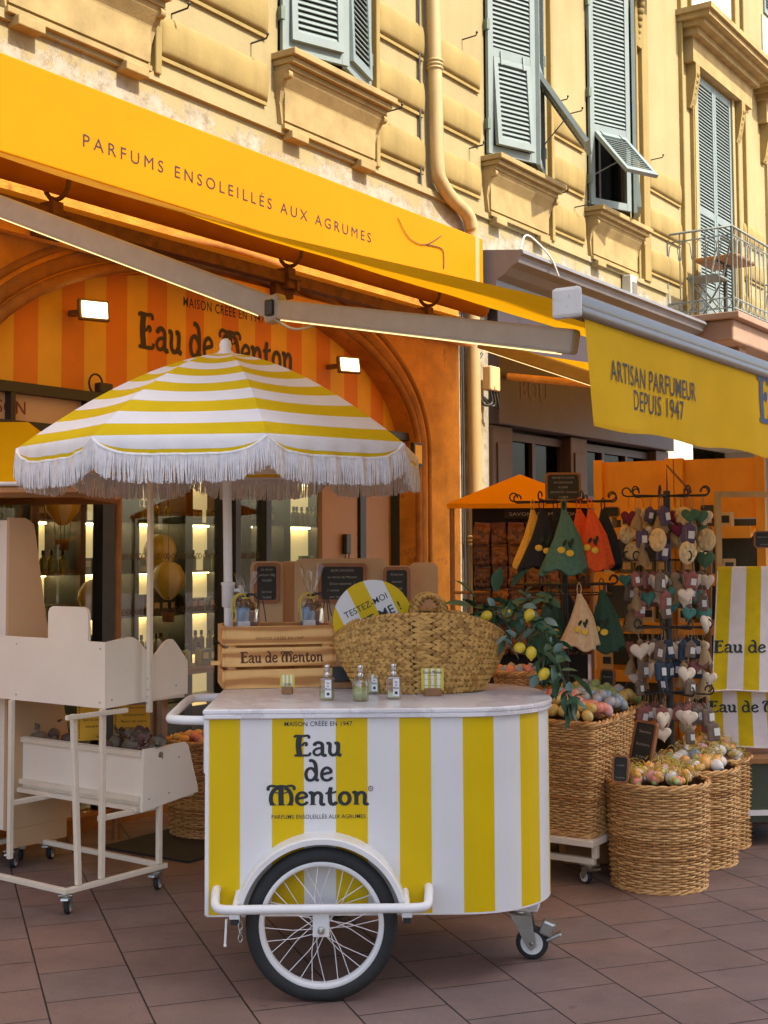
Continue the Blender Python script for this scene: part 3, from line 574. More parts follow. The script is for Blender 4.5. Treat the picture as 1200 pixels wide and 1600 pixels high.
t, z = onf(651, 710, .1); sg = thing('wall_sign', 'small black framed sign on the arch moulding right of the umbrella', 'sign', F(t, .1, z), ANG); q = MB(); q.box((0, 0, 0), (.12, .03, .17), 0, .004); q.build('frame', M_FRAME, sg); q = MB(); q.box((0, -.017, 0), (.09, .004, .135)); q.build('plate', M_STR1, sg)
# ================================================================== YELLOW SIGN HOOD + BIG AWNING
M_HOOD = pm('yellow_sign_board', (.52, .185, .0), .6, .04, 2, .05, 30, .004, dirt=((.44, .15, .0), 1.2, .72), spec=.08); M_TXT = pm('brown_sign_lettering', S(48, 28, 8), .6, .05, 30, 0)
hood = thing('shop_sign_board', 'long yellow sign board reading PARFUMS ENSOLEILLÉS AUX AGRUMES', 'sign', F(0), ANG)
HT0, HT1 = -1.95, 3.23
q = MB(); q.span((HT0, -.12, 3.52), (HT1, .0, 4.03), 0, .008); q.build('board', M_HOOD, hood)
q = MB(); (a, z0), (c, z1) = onf(130, 224, .125), onf(580, 380, .125); text(q, 'PARFUMS ENSOLEILLÉS AUX AGRUMES', .1, TR((a + c) / 2, -.12, (z0 + z1) / 2 - .005), 0, c - a, 1.45, 0, depth=.002); q.build('lettering', M_TXT, hood)
q = MB(); q.span((HT0, -.1, 3.3), (3.0, -.02, 3.345), 0); q.build('lower_batten', M_HOOD, hood)
q = MB(); pts = [onf(622, 340, .13), onf(640, 372, .13), onf(665, 382, .13), onf(690, 368, .13)]; q.tube([(t, -.128, z) for t, z in smooth2(pts, 5)], .003, 5); pts = [onf(668, 382, .13), onf(690, 388, .13), onf(694, 402, .13), onf(694, 420, .13)]; q.tube([(t, -.128, z) for t, z in smooth2(pts, 5)], .004, 5); tag(q.build('cable', M_IRON, None, F(0), ANG), 'thin dark cable drooping across the right end of the yellow sign board', 'cable')
M_CLOTH = pm('orange_awning_cloth', (.30, .13, .005), .8, .10, 3, .2, 220, .002, transl=.45, tcol=(.60, .275, .003), streak=(5, .5, .5), spec=.1)
M_VAL = pm('yellow_valance_cloth', S(225, 182, 40), .85, .06, 6, .35, 240, .002, spec=.1, transl=.3, tcol=S(225, 180, 30))
M_ALU = pm('silver_grey_metal', S(124, 116, 106), .38, .06, 20, .05, metal=.35); M_ARM = pm('grey_arm_paint', S(165, 155, 145), .45, .08, 12, .05); M_RUST = pm('rusty_beam', S(96, 58, 30), .85, .4, 14, .5, 60, .006); M_YBEAM = pm('orange_painted_beam', S(225, 150, 50), .6, .15, 10, .15, dirt=(S(120, 70, 30), 16, .64))
aw = thing('big_awning', 'large orange folding arm awning stretched out over the stalls', 'awning', F(0), ANG)
T0, T1, E0, E1, Z0, Z1 = -2.2, 3.0, .24, 3.51, 3.47, 2.285
q = MB(); nu, nv = 10, 14
vs = [(T0 + (T1 - T0) * i / nu, -(E0 + (E1 - E0) * j / nv), Z0 + (Z1 - Z0) * j / nv - .05 * math.sin(math.pi * j / nv) - .008 * math.sin(3 * i + j * .4)) for j in range(nv + 1) for i in range(nu + 1)]
q.add(vs, [(j * (nu + 1) + i, j * (nu + 1) + i + 1, (j + 1) * (nu + 1) + i + 1, (j + 1) * (nu + 1) + i) for j in range(nv) for i in range(nu)], 0, True); q.build('fabric', M_CLOTH, aw)
q = MB(); q.tube([(T0, -.24, 3.405), (T1, -.24, 3.405)], .062, 16); q.build('roller', M_CLOTH, aw)
q = MB(); q.span((T0 - .1, -.235, 3.2), (T1, -.165, 3.27)); q.build('square_bar', M_RUST, aw)
q = MB(); q.span((T0 - .1, -.15, 3.12), (T1, -.09, 3.165)); q.build('mounting_bar', M_YBEAM, aw)
for t in (-1.38, .55, 2.2):
    q = MB(); q.tube([(t, -.25 + .09 * math.cos(a), 3.4 + .09 * math.sin(a)) for a in [R(180 + 25 * k) for k in range(8)]], .014, 6); q.span((t - .035, -.26, 3.17), (t + .035, -.16, 3.3)); q.span((t - .09, -.2, 3.12), (t + .09, -.155, 3.2)); q.box((t + .05, -.25, 3.2), (.03, .05, .09)); q.tube([(t - .05, -.27, 3.23), (t + .07, -.27, 3.23)], .012, 8); q.build('bracket', M_RUST, aw)
fb = MB(); fb.tube([(T0 + .03, -E1 - .01, Z1), (T1, -E1 - .01, Z1)], .042, 18); fb.tube([(T0 + .03, -E1 - .035, Z1 - .025), (T1, -E1 - .035, Z1 - .025)], .022, 10); o = fb.build('front_bar', M_ALU, aw)
q = MB(); q.box((T0 + .015, -E1 - .01, Z1), (.028, .1, .1), 0, .012); q.build('end_cap', pm('white_plastic_cap', S(210, 205, 200), .4, .1, 10, 0, dirt=(S(70, 65, 60), 20, .62)), o)
q = MB(); nu, nv = 60, 8; va, vb, vz0, vz1 = T0 + .075, T1, Z1 - .03, Z1 - .385
def vpt(i, j):
    u, v = i / nu, j / nv; t = va + (vb - va) * u + (.06 * v * (1 - u) ** 8); return (t, -E1 - .04 - .012 * v * math.sin(9 * u * (vb - va)) - .006 * math.sin(23 * u) * v, vz0 + (vz1 - vz0) * v - .008 * v * math.sin(14 * u * 3))
q.add([vpt(i, j) for j in range(nv + 1) for i in range(nu + 1)], [(j * (nu + 1) + i, j * (nu + 1) + i + 1, (j + 1) * (nu + 1) + i + 1, (j + 1) * (nu + 1) + i) for j in range(nv) for i in range(nu)], 0, True)
q.add([(p[0], p[1] - .004, p[2] + dz) for dz in (.0, .016) for p in [vpt(i, nv) for i in range(nu + 1)]], [(i, i + 1, nu + 2 + i, nu + 1 + i) for i in range(nu)], 0)
val = q.build('valance', M_VAL, aw)
q = MB(); EV = E1 + .056
def onval(mb):
    for v in mb.v:
        j = (vz0 - v.z) / (vz0 - vz1) * nv; i = (v.x - va) / (vb - va) * nu; p = vpt(i, j); v.y = p[1] - .0025 + (v.y + EV) * .3
for s_, p0, p1, hh in (('ARTISAN PARFUMEUR', (957, 593), (1092, 627), .1), ('DEPUIS 1947', (995, 640), (1072, 656), .1)):
    (a, z0), (c, z1) = onf(*p0, EV), onf(*p1, EV); text(q, s_, hh, TR((a + c) / 2, -EV, (z0 + z1) / 2), 0, c - a, 1.06, .005, depth=.001)
onval(q); q.build('valance_lettering', pm('navy_lettering', S(58, 52, 44), .7, .1, 30, 0), val)
q = MB(); a = onf(1191, 690, EV)[0]; art(q, 'Eau de Menton', .2, TR(a + .85, -EV, 2.045), 0, 1.7, .002); onval(q); q.build('valance_lettering', pm('blue_lettering', S(50, 62, 92), .7, .1, 30, 0), val)
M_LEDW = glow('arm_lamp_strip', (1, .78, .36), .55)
def arm(ts_, te, tb_, zs_=3.14, el=None, M=M_ARM):
    s_ = Vector((ts_, -.24, zs_)); e_ = el or Vector((te, -1.74, 2.575)); b_ = Vector((tb_, -E1 + .04, Z1 - .1))
    o = None
    for k, (p, r_, wdt) in enumerate(((s_, e_, .05), (e_, b_, .042))):
        q = MB(); d = (r_ - p).normalized(); x = d.cross(Vector((0, 0, 1))).normalized(); y = x.cross(d); Mx = Matrix(((x.x, d.x, y.x, 0), (x.y, d.y, y.y, 0), (x.z, d.z, y.z, 0), (0, 0, 0, 1))); Mx.translation = p
        q.M = Mx; L_ = (r_ - p).length; q.box((0, L_ / 2, 0), (.045, L_, wdt * 2), 0, .012); o = q.build('folding_arm', M, aw)
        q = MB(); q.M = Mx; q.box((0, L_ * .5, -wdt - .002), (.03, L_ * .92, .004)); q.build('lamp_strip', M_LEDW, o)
    q = MB(); q.box(e_, (.07, .1, .11), 0, .015, Matrix.Rotation(R(-15), 3, 'X')); q.build('elbow', M_ARM, aw); q = MB(); q.box(e_ + Vector((.0, 0, 0)), (.1, .045, .07), 0, .008); q.build('elbow_pin', M_FRAME, aw)
    q = MB(); q.tube(smooth2([tuple(e_ + Vector((-.03, -.02, -.05))), tuple(e_ + Vector((0, -.12, -.1))), tuple(e_ + Vector((0, -.3, -.07)))], 4), .006, 5); q.build('cable', M_ARM, aw)
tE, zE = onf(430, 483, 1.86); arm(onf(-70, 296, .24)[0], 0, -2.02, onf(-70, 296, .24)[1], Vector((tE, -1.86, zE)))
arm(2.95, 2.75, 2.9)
# ================================================================== NEIGHBOUR SHOP
nb = thing('neighbour_shop_front', 'dark purple shop front with glazed windows beyond the bright downpipe', 'shop front', F(0), ANG)
M_PUR = pm('purple_brown_paint', S(56, 40, 42), .5, .1, 6, .08); M_PUR2 = pm('taupe_paint', S(72, 54, 48), .6, .1, 6, .08)
q = MB(); q.span((3.5, -.1, 2.55), (7.3, .06, 3.5), 0, .01); q.build('fascia', M_PUR, nb)
q = MB(); text(q, 'BOU', .24, TR(4.12, -.1, 2.80), 0, None, 1.1, .01, depth=.003); q.build('fascia_lettering', pm('faded_gold_lettering', S(86, 62, 54), .6, .1, 20), nb)
q = MB()
for t in (3.5, 4.95, 6.95): q = MB(); q.span((t, -.04, 0), (t + .34, .08, 2.545), 0, .008); q.span((t + .06, -.055, 1.2), (t + .28, -.039, 2.4), 0, .004); q.build('pilaster', M_PUR2, nb)
q = MB()
for a, c in ((3.84, 4.95), (5.29, 6.95)):
    for z in (.55, 1.95, 2.45): q.span((a, .05, z), (c, .12, z + .07))
    n = 2 if c - a < 1.3 else 3
    for i in range(n + 1): t = a + (c - a) * i / n; q.span((t - .03, .052, .62), (t + .03, .118, 2.45))
    q.span((a, .0, 0), (c, .1, .55))
q.build('window_frame', M_PUR, nb)
q = MB(); q.span((3.84, .09, .6), (6.95, .095, 2.5)); q.build('glass', glassmat('dark_shop_glass', (.2, .2, .2), .0), nb)
q = MB(); q.span((3.5, .8, 0), (7.3, .85, 3.4)); q.build('dark_interior', M_DARK, nb)
cn = thing('metal_cornice', 'grey sheet metal cornice capping the purple shop front', 'cornice', F(0), ANG); M_ZINC = pm('grey_zinc', mul(S(138, 136, 138), .6), .5, .12, 4, .2, 30, .006, dirt=(S(84, 80, 78), 6, .6))
q = MB(); pr = [(0, 3.97), (-.44, 3.915), (-.45, 3.885), (-.42, 3.87), (-.4, 3.82), (-.33, 3.79), (-.27, 3.735), (-.2, 3.7), (-.2, 3.6), (-.16, 3.55), (0, 3.5)]
q.add([(t, y, z) for t in (3.3, 7.45) for y, z in pr], [(i, i + 1, len(pr) + i + 1, len(pr) + i) for i in range(len(pr) - 1)] + [list(range(len(pr))), list(range(len(pr), 2 * len(pr)))]); q.build('moulding', M_ZINC, cn)
q = MB(); q.tube(smooth2([(3.35, -.4, 3.93), (3.5, -.38, 4.08), (3.75, -.45, 3.95), (3.9, -.46, 3.8)], 5), .008, 5); tag(q.build('cable', pm('white_cable', S(215, 210, 200), .5, .05, 9, 0), None, F(0), ANG), 'white cable looping over the edge of the grey cornice', 'cable')
t, z = onf(768, 592, .12); eb = thing('electric_box', 'small beige junction box with hanging black cables by the downpipe', 'junction box', F(t, .12, z), ANG); q = MB(); q.box((0, 0, 0), (.16, .08, .2), 0, .012); q.box((0, -.042, -.08), (.05, .012, .03)); q.build('case', pm('beige_plastic', S(205, 170, 125), .5, .08, 9, 0), eb)
q = MB(); [q.tube(smooth2([(x, -.01, -.09), (x + .02, -.02, -.2), (x - .08 + .05 * i, 0, -.22), (-.16 - .02 * i, .03, -.1), (-.17, .03, .1), (-.1, .03, .2)], 4), .012, 6) for i, x in enumerate((-.05, 0, .05))]; q.build('cable', M_FRAME, eb)
t, z = onf(760, 520, .2); eb = thing('wall_speaker', 'small white box fixed on the cream wall above the grey cornice', 'box', F(*[fac_t(982), .06, onf(982, 458)[1]]), ANG); q = MB(); q.box((0, 0, 0), (.16, .1, .3), 0, .01); q.build('case', M_WHITE, eb); q = MB(); q.box((0, -.055, -.02), (.1, .01, .2)); q.build('grille', M_ALU, eb)
na = thing('neighbour_awning', 'smaller orange awning beyond the big one over the purple shop', 'awning', F(0), ANG)
q = MB(); q.add([(3.5, -.12, 3.16), (7.35, -.12, 3.16), (7.35, -2.1, 2.72), (3.5, -2.1, 2.72)], [(0, 1, 2, 3)]); q.build('fabric', M_CLOTH, na)
q = MB(); q.tube([(3.5, -2.1, 2.72), (7.35, -2.1, 2.72)], .03, 10); q.build('front_bar', M_ALU, na); q = MB(); q.tube([(3.62, -.12, 2.95), (3.77, -1.1, 2.8), (3.62, -2.08, 2.68)], .03, 8); q.build('folding_arm', M_YBEAM, na)
# ================================================================== THE STRIPED CART
M_CY = pm('yellow_gloss_panel', (.68, .46, .002), .42, .05, 3, .05, 200, .001, dirt=((.46, .31, .01), 15, .70), spec=.22); M_CW = pm('white_gloss_panel', (.72, .70, .70), .38, .04, 3, .05, 200, .001, dirt=((.50, .48, .47), 16, .69))
M_WP = pm('white_painted_steel', (.78, .76, .75), .35, .05, 8, .06, 80, .002, dirt=((.22, .19, .17), 24, .66)); M_RUB = pm('black_rubber', (.022, .022, .023), .75, .25, 20, .25, 140, .002, dirt=((.06, .055, .05), 14, .62)); M_STEEL = pm('zinc_plated_steel', S(176, 176, 170), .3, .12, 20, .1, metal=.85)
M_INK = pm('dark_green_black_lettering', S(34, 40, 42), .5, .05, 20, 0)
def marble():
    m = NT('white_counter_top'); n = m.noise(2.5, 8, .7); c = m.ramp(n, [(.35, S(226, 222, 226)), (.5, S(208, 204, 208)), (.53, S(228, 225, 228))]); c = m.mix(m.ramp(m.noise(14, 6, .7), [(.6, (0, 0, 0)), (.8, (.35, .35, .35))]), c, S(150, 142, 140)); m.col(c); m.b.inputs['Roughness'].default_value = .22; return m.mat
M_TOP = marble()
CX, CY_, CROT = -.613, 4.55, R(1.2); CL, CD, CRD, CZ0, CZ1 = 1.222, .85, .33, .266, .962
cart = thing('vending_cart', 'yellow and white striped perfume cart with big spoked wheel and curved end', 'cart', (CX, CY_, 0), CROT)
LEN = (CL - CRD) * 2 + math.pi / 2 * CRD * 2 + (CD - 2 * CRD)
def outline(s, off=0.0):
    a = CL - CRD; q = math.pi / 2 * CRD
    if s < a: return (s, -off)
    s -= a
    if s < q: k = s / CRD; return (a + (CRD + off) * math.sin(k), CRD - (CRD + off) * math.cos(k))
    s -= q; d = CD - 2 * CRD
    if s < d: return (CL + off, CRD + s)
    s -= d
    if s < q: k = s / CRD; return (a + (CRD + off) * math.cos(k), CD - CRD + (CRD + off) * math.sin(k))
    s -= q; return (a - s, CD + off)
brk = sorted({0, LEN, .008, *[.1095 * k + .004 for k in range(1, 40) if .1095 * k < LEN], *[LEN * i / 90 for i in range(1, 90)]})
q = MB()
for a, c in zip(brk[:-1], brk[1:]):
    mid = (a + c) / 2; y = 1 if mid < .008 else (0 if int((mid - .004) / .1095) % 2 == 0 else 1); p0, p1 = outline(a), outline(c)
    q.add([(*p0, CZ0), (*p1, CZ0), (*p1, CZ1 - .034), (*p0, CZ1 - .034)], [(0, 1, 2, 3)], y)
    q.add([(*p0, CZ0 - .006), (*p1, CZ0 - .006), (*p1, CZ0), (*p0, CZ0)], [(0, 1, 2, 3)], 1)
q.add([(0, 0, CZ0), (0, CD, CZ0), (0, CD, CZ1 - .034), (0, 0, CZ1 - .034)], [(0, 1, 2, 3)], 1)
q.add([(*outline(LEN * i / 60), CZ0 - .006) for i in range(61)], [list(range(61))], 1); q.build('body', [M_CY, M_CW], cart)
q = MB(); tp = [outline(LEN * i / 110, .012) for i in range(111)]; tp[0] = (-.012, -.012); tp[-1] = (-.012, CD + .012); n = len(tp)
cx, cy = CL / 2, CD / 2
def ring(ins, z): return [(x + (cx - x) * ins / max(.2, math.hypot(x - cx, y - cy)), y + (cy - y) * ins / max(.2, math.hypot(x - cx, y - cy)), z) for x, y in tp]
rs = [ring(.01, CZ1 - .034), ring(0.0, CZ1 - .03), ring(0, CZ1 - .02), ring(.003, CZ1 - .018), ring(.003, CZ1 - .016), ring(-.002, CZ1 - .013), ring(-.002, CZ1 - .004), ring(.004, CZ1)]
q.add([p for r_ in rs for p in r_], [(j * n + i, j * n + (i + 1) % n, (j + 1) * n + (i + 1) % n, (j + 1) * n + i) for j in range(len(rs) - 1) for i in range(n)]); q.add(rs[-1], [list(range(n))]); q.build('counter_top', M_TOP, cart)
q = MB(); q.span((-.006, -.004, CZ0), (.005, .02, CZ1 - .036)); q.build('corner_trim', M_WP, cart)
q = MB(); c0 = .394 - .001
def cpx(px, py, dy=0.0):
    r_ = ray(px, py); Y = CY_ + dy; p = Vector((0, 0, EYE)) + r_ * (Y / r_.y); return p.x - CX, p.z
for s_, x0, x1, y0 in (('MAISON CRÉÉE EN 1947', 444, 550, 1135), ('PARFUMS ENSOLEILLÉS AUX AGRUMES', 424, 571, 1280)):
    a, z0 = cpx(x0, y0); c, _ = cpx(x1, y0); text(q, s_, .022 if 'MAI' in s_ else .0195, TR((a + c) / 2, 0, z0), 0, c - a, 1.04, .004)
for s_, x0, x1, yb, yt in (('Eau', 460, 535, 1182, 1149), ('de', 475, 521, 1221, 1188), ('Menton', 419, 577, 1259, 1227)):
    a, z0 = cpx(x0, yb); c, _ = cpx(x1, yb); _, z1 = cpx(x0, yt); art(q, s_, (z1 - z0), TR((a + c) / 2, 0, z0), 0, c - a, .001)
a, z0 = cpx(579, 1233); q.tube([(a + .008 * math.cos(k * .5236), -.0015, z0 + .008 * math.sin(k * .5236)) for k in range(12)], .0011, 4, closed=True); text(q, 'R', .011, TR(a, 0, z0 - .004), 0)
q.build('lettering', M_INK, cart)
# wheels
WR, WX, WY = .257, .394, -.072
def wheel(y, name='wheel'):
    wh = thing(name, '', ''); del wh['label'], wh['category']; wh.parent = cart; wh.location = (WX, y, WR - .004)
    rot = Matrix.Rotation(R(90), 3, 'X'); q = MB(); n = 64
    prof = [(.206, -.014), (.212, -.02), (.232, -.0225), (.247, -.017), (.2545, -.007), (.2555, 0), (.2545, .007), (.247, .017), (.232, .0225), (.212, .02), (.206, .014)]
    q.lathe(prof, n, (0, 0, 0), 0, True, rot)
    for v in q.v:
        if v.z < -.247: v.z = -.247 - (v.z + .247) * -.35       # a little flat where it stands
    q.build('tyre', M_RUB, wh)
    q = MB(); q.lathe([(.192, -.012), (.196, -.016), (.210, -.0175), (.2125, -.0145), (.207, -.012), (.2, -.005), (.2, .005), (.207, .012), (.2125, .0145), (.210, .0175), (.196, .016), (.192, .012), (.192, -.012)], n, (0, 0, 0), 0, True, rot); q.build('rim', M_WP, wh)
    q = MB(); q.lathe([(0, -.035), (.008, -.035), (.009, -.022), (.026, -.021), (.026, -.017), (.014, -.014), (.014, .014), (.026, .017), (.026, .021), (.009, .022), (.008, .035), (0, .035)], 20, (0, 0, 0), 0, True, rot); q.build('hub', M_WP, wh)
    for k in range(28):
        a = 2 * math.pi * k / 28 + .06; sd = -.019 if k % 2 else .019; off = R(62) * (1 if (k // 2) % 2 else -1)
        q = MB(); q.tube([(.023 * math.cos(a + off), sd, .023 * math.sin(a + off)), (.1 * math.cos(a + off * .16), sd * .6, .1 * math.sin(a + off * .16)), (.194 * math.cos(a), sd * .2, .194 * math.sin(a))], .0016, 5); q.build('spoke', M_WP, wh)
    return wh
wheel(WY); wheel(CD + .06)
q = MB(); n = 40; ro, ri = .292, .279; zc = WR - .004
vs = [(WX + r_ * math.cos(a), y, zc + r_ * math.sin(a)) for a in [R(4 + 172 * k / n) for k in range(n + 1)] for r_, y in ((ri, 0), (ri, WY - .035), (ri - .008, WY - .036), (ri - .008, WY - .04), (ro - .004, WY - .041), (ro, WY - .034), (ro, 0))]
m_ = 7; q.add(vs, [(i * m_ + j, i * m_ + (j + 1) % m_, (i + 1) * m_ + (j + 1) % m_, (i + 1) * m_ + j) for i in range(n) for j in range(m_)] + [list(range(m_)), list(range(n * m_, n * m_ + m_))]); q.build('fender', M_WP, cart)
def bpx(px, py, Y): r_ = ray(px, py); p = Vector((0, 0, EYE)) + r_ * (Y / r_.y); return p.x - CX, p.y - CY_, p.z
xa, _, bz = bpx(331, 1420, 4.42); xb, _, _ = bpx(672, 1418, 4.42); yb = WY - .075
q = MB(); q.tube(smooth2([(xa, .0, bz + .03), (xa, -.03, bz + .03), (xa + .004, yb + .06, bz + .022), (xa + .012, yb + .02, bz + .004), (xa + .05, yb, bz), (xa + .2, yb, bz), (xb - .2, yb, bz), (xb - .05, yb, bz), (xb - .012, yb + .02, bz + .004), (xb - .004, yb + .06, bz + .022), (xb, -.03, bz + .03), (xb, 0, bz + .03)], 4), .0155, 12); q.build('bumper_bar', M_WP, cart)
for x in (WX - .285, WX + .285):
    q = MB(); q.tube([(x, .01, bz + .02), (x, yb, bz + .004)], .011, 8); q.span((x - .018, yb - .004, bz - .032), (x + .018, yb + .035, bz - .012), 0, .004); q.build('bumper_bracket', M_WP, cart)
    q = MB(); q.span((x - .013, yb - .002, bz - .05), (x + .013, yb + .028, bz - .033)); q.build('rubber_stop', M_RUB, cart)
q = MB(); q.span((WX - .028, yb + .012, WR - .03), (WX + .028, yb + .022, bz), 0, .003); q.build('axle_plate', M_WP, cart); q = MB(); q.lathe([(0, -.0), (.012, 0), (.012, .012), (.006, .013), (.006, .024), (0, .025)], 12, (WX, yb + .012, WR - .006), 0, False, Matrix.Rotation(R(90), 3, 'X')); q.build('axle_nut', M_STEEL, cart)
q = MB(); q.tube([(WX, yb + .02, WR - .004), (WX, CD + .1, WR - .004)], .01, 8); q.build('axle', M_STEEL, cart)
x = WX - .3; q = MB(); q.tube([(x - .012, yb, bz - .03), (x - .016, yb, bz - .11)], .0045, 6); q.ball((x - .016, yb, bz - .115), .006, 6); q.build('locking_pin', M_WP, cart)
q = MB()
for k in range(4): q.tube([(x + .034 + (.007 * math.cos(a) if k % 2 else .002 * math.cos(a)), yb + (.002 * math.cos(a) if k % 2 else .007 * math.cos(a)), bz - .035 - .019 * k + .013 * math.sin(a)) for a in [i * math.pi / 4 for i in range(8)]], .0026, 5, closed=True)
q.build('chain', M_STEEL, cart)
q = MB(); q.tube(smooth2([(.01, .05, .918), (-.06, .055, .918), (-.125, .085, .918), (-.145, .14, .918), (-.15, .4, .918), (-.15, .68, .918), (-.13, .745, .918), (-.06, .78, .918), (.01, .785, .918)], 4), .016, 12); q.build('push_handle', M_WP, cart)
q = MB(); q.span((-.014, .02, .74), (-.002, .09, .94), 0, .003); q.build('handle_bracket', M_WP, cart)
# swivel caster at the curved end
cs = MB(); q = MB(); kx, ky = 1.155, .36
q.tube([(kx - .035, ky, CZ0), (kx - .035, ky, .19)], .022, 14); q.build('caster_post', M_WP, cart)
ca = thing('caster', '', ''); del ca['label'], ca['category']; ca.parent = cart; ca.location = (kx, ky, 0); ca.rotation_euler = (0, 0, R(-14))
q = MB(); q.box((-.035, 0, .186), (.13, .1, .009), 0, .003); q.build('top_plate', M_WP, ca)
q = MB(); q.lathe([(.028, .16), (.036, .166), (.036, .178), (.028, .182)], 18, (-.035, 0, 0))
for y in (-.026, .026): q.prism([(-.075, .165), (.005, .165), (.02, .05), (0, .035), (-.014, .05)], y - .002, y + .002)
q.box((-.035, 0, .163), (.085, .056, .006)); q.build('fork', M_STEEL, ca)
q = MB(); q.lathe([(.036, -.016), (.052, -.019), (.059, -.012), (.06, 0), (.059, .012), (.052, .019), (.036, .016)], 30, (.004, 0, .06), 0, True, Matrix.Rotation(R(90), 3, 'X')); q.build('tyre', M_RUB, ca)
q = MB(); q.lathe([(0, -.018), (.012, -.019), (.014, -.012), (.03, -.013), (.032, -.0175), (.041, -.0175), (.041, .0175), (.014, .012), (0, .018)], 30, (.004, 0, .06), 0, False, Matrix.Rotation(R(90), 3, 'X'))
for k in range(9): a = k * .698; q.box((.004 + .026 * math.cos(a), -.0145, .06 + .026 * math.sin(a)), (.02, .006, .005), 0, 0, Matrix.Rotation(-a, 3, 'Y'))
q.build('rim', M_CW, ca); q = MB(); q.lathe([(0, -.034), (.009, -.034), (.01, -.026), (.01, .026), (0, .034)], 10, (.004, 0, .06), 0, False, Matrix.Rotation(R(90), 3, 'X')); q.build('bolt', M_STEEL, ca)
q = MB(); q.box((.062, 0, .115), (.05, .055, .055), 0, .008, Matrix.Rotation(R(20), 3, 'Y')); q.box((.085, 0, .085), (.06, .05, .012), 0, .004, Matrix.Rotation(R(-25), 3, 'Y')); q.build('brake_pedal', M_STEEL, ca)
# ================================================================== UMBRELLA
M_FY = pm('yellow_canvas', (.68, .48, .01), .85, .05, 6, .3, 260, .002, transl=.15, tcol=(.7, .5, .03), spec=.15); M_FWH = pm('white_canvas', (.78, .77, .80), .85, .04, 6, .3, 260, .002, transl=.15, tcol=(.7, .68, .66), spec=.15); M_FR = pm('white_cotton_fringe', (.74, .71, .72), .9, .12, 40, .3, 300, .002)
UX, UY, UR, UZA, UZR = at(352, 700, 5.45).x, 5.45, .83, 2.335, 1.925
um = thing('fringed_parasol', 'yellow and white striped parasol with white fringe above the cart', 'parasol', (UX, UY, 0), 0)
VB = [(0, 1), (.11, 0), (.16, 1), (.215, 0), (.305, 1), (.395, 0), (.48, 1), (.565, 0), (.65, 1), (.74, 0), (.83, 1), (.92, 0), (1.0, 1)]
def rib(k): a = R(-28 + 45 * k); return math.sin(a), -math.cos(a)
def upt(k, u, v):
    a, c = rib(k), rib(k + 1); x = a[0] + (c[0] - a[0]) * u; y = a[1] + (c[1] - a[1]) * u; sag = .014 * math.sin(math.pi * v) * 4 * u * (1 - u)
    return Vector((UR * v * x, UR * v * y, UZA - (UZA - UZR) * v ** 1.55 - sag))
def vald(u): return .01 + .064 * (1 - abs(2 * u - 1) ** 5)
def valp(k, u, d):      # point on the hanging hem, d metres below the rim
    p = upt(k, u, 1.0); o = Vector((p.x, p.y, 0)).normalized(); wv = .006 * math.sin(u * 31 + k) + .004 * math.sin(u * 67 + 2 * k); return p + o * (.012 * min(1, d / .03) + wv * min(1, d / .05)) - Vector((0, 0, d))
NU = 24
for k in range(8):
    q = MB(); vv = [v for v, _ in VB]; rows = []
    vfull = []
    for (v0, c0_), (v1, _) in zip(VB[:-1], VB[1:]): vfull += [(v0, c0_)] + [((v0 + v1) / 2, c0_)]
    vfull.append((1.0, 1)); us = [i / NU for i in range(NU + 1)]
    pts = [[upt(k, u, v) for u in us] for v, _ in vfull] + [[valp(k, u, vald(u) * f_) for u in us] for f_ in (.35, .7, .72, 1.0)]
    cl = [c for _, c in vfull[:-1]] + [1, 1, 1, 0]
    q.add([p for r_ in pts for p in r_], [(j * (NU + 1) + i, j * (NU + 1) + i + 1, (j + 1) * (NU + 1) + i + 1, (j + 1) * (NU + 1) + i) for j in range(len(pts) - 1) for i in range(NU)], [1 - (0 if cl[j] == 0 else 1) if False else (0 if cl[j] == 0 else 1) for j in range(len(pts) - 1) for i in range(NU)], True)
    q.build('canopy_panel', [M_FY, M_FWH], um)
    q = MB(); q.tube([valp(k, u, vald(u)) + Vector((0, 0, 0)) for u in [i / 40 for i in range(41)]], .008, 6)
    random.seed(k)
    for i in range(210):
        u = (i + random.random() * .7) / 210; p = valp(k, u, vald(u)); o = Vector((p.x, p.y, 0)).normalized(); tn = Vector((-o.y, o.x, 0)); L_ = .1 + random.uniform(-.007, .006); sw = random.gauss(0, .004) + .005 * math.sin(u * 40); bk = random.uniform(-.004, .008)
        q.tube([p + o * .004, p + o * (.006 + bk * .5) + tn * sw * .4 - Vector((0, 0, L_ * .5)), p + o * (.003 + bk) + tn * sw - Vector((0, 0, L_))], [.0026, .0029, .0022], 4, caps=False)
    q.build('fringe', M_FR, um)
    a = rib(k); q = MB(); q.tube([upt(k, 0, v) - Vector((0, 0, .012)) for v in (.03, .25, .5, .75, .99)], .005, 6); q.build('rib', M_WP, um)
    q = MB(); q.tube([Vector((0, 0, UZA - .36)), upt(k, 0, .55) - Vector((0, 0, .014))], .004, 6); q.build('strut', M_WP, um)
q = MB(); q.lathe([(.036, -.012), (.036, .0), (.024, .012), (.026, .03), (.022, .05), (.01, .06), (0, .062)], 18, (0, 0, UZA)); q.build('finial', M_WP, um)
x1 = at(357, 960, 5.45).x - UX; q = MB(); q.tube([(0, 0, UZA), (x1, 0, 1.24), (x1 * 1.2, 0, .3)], .0185, 14); q.build('pole', M_WP, um)
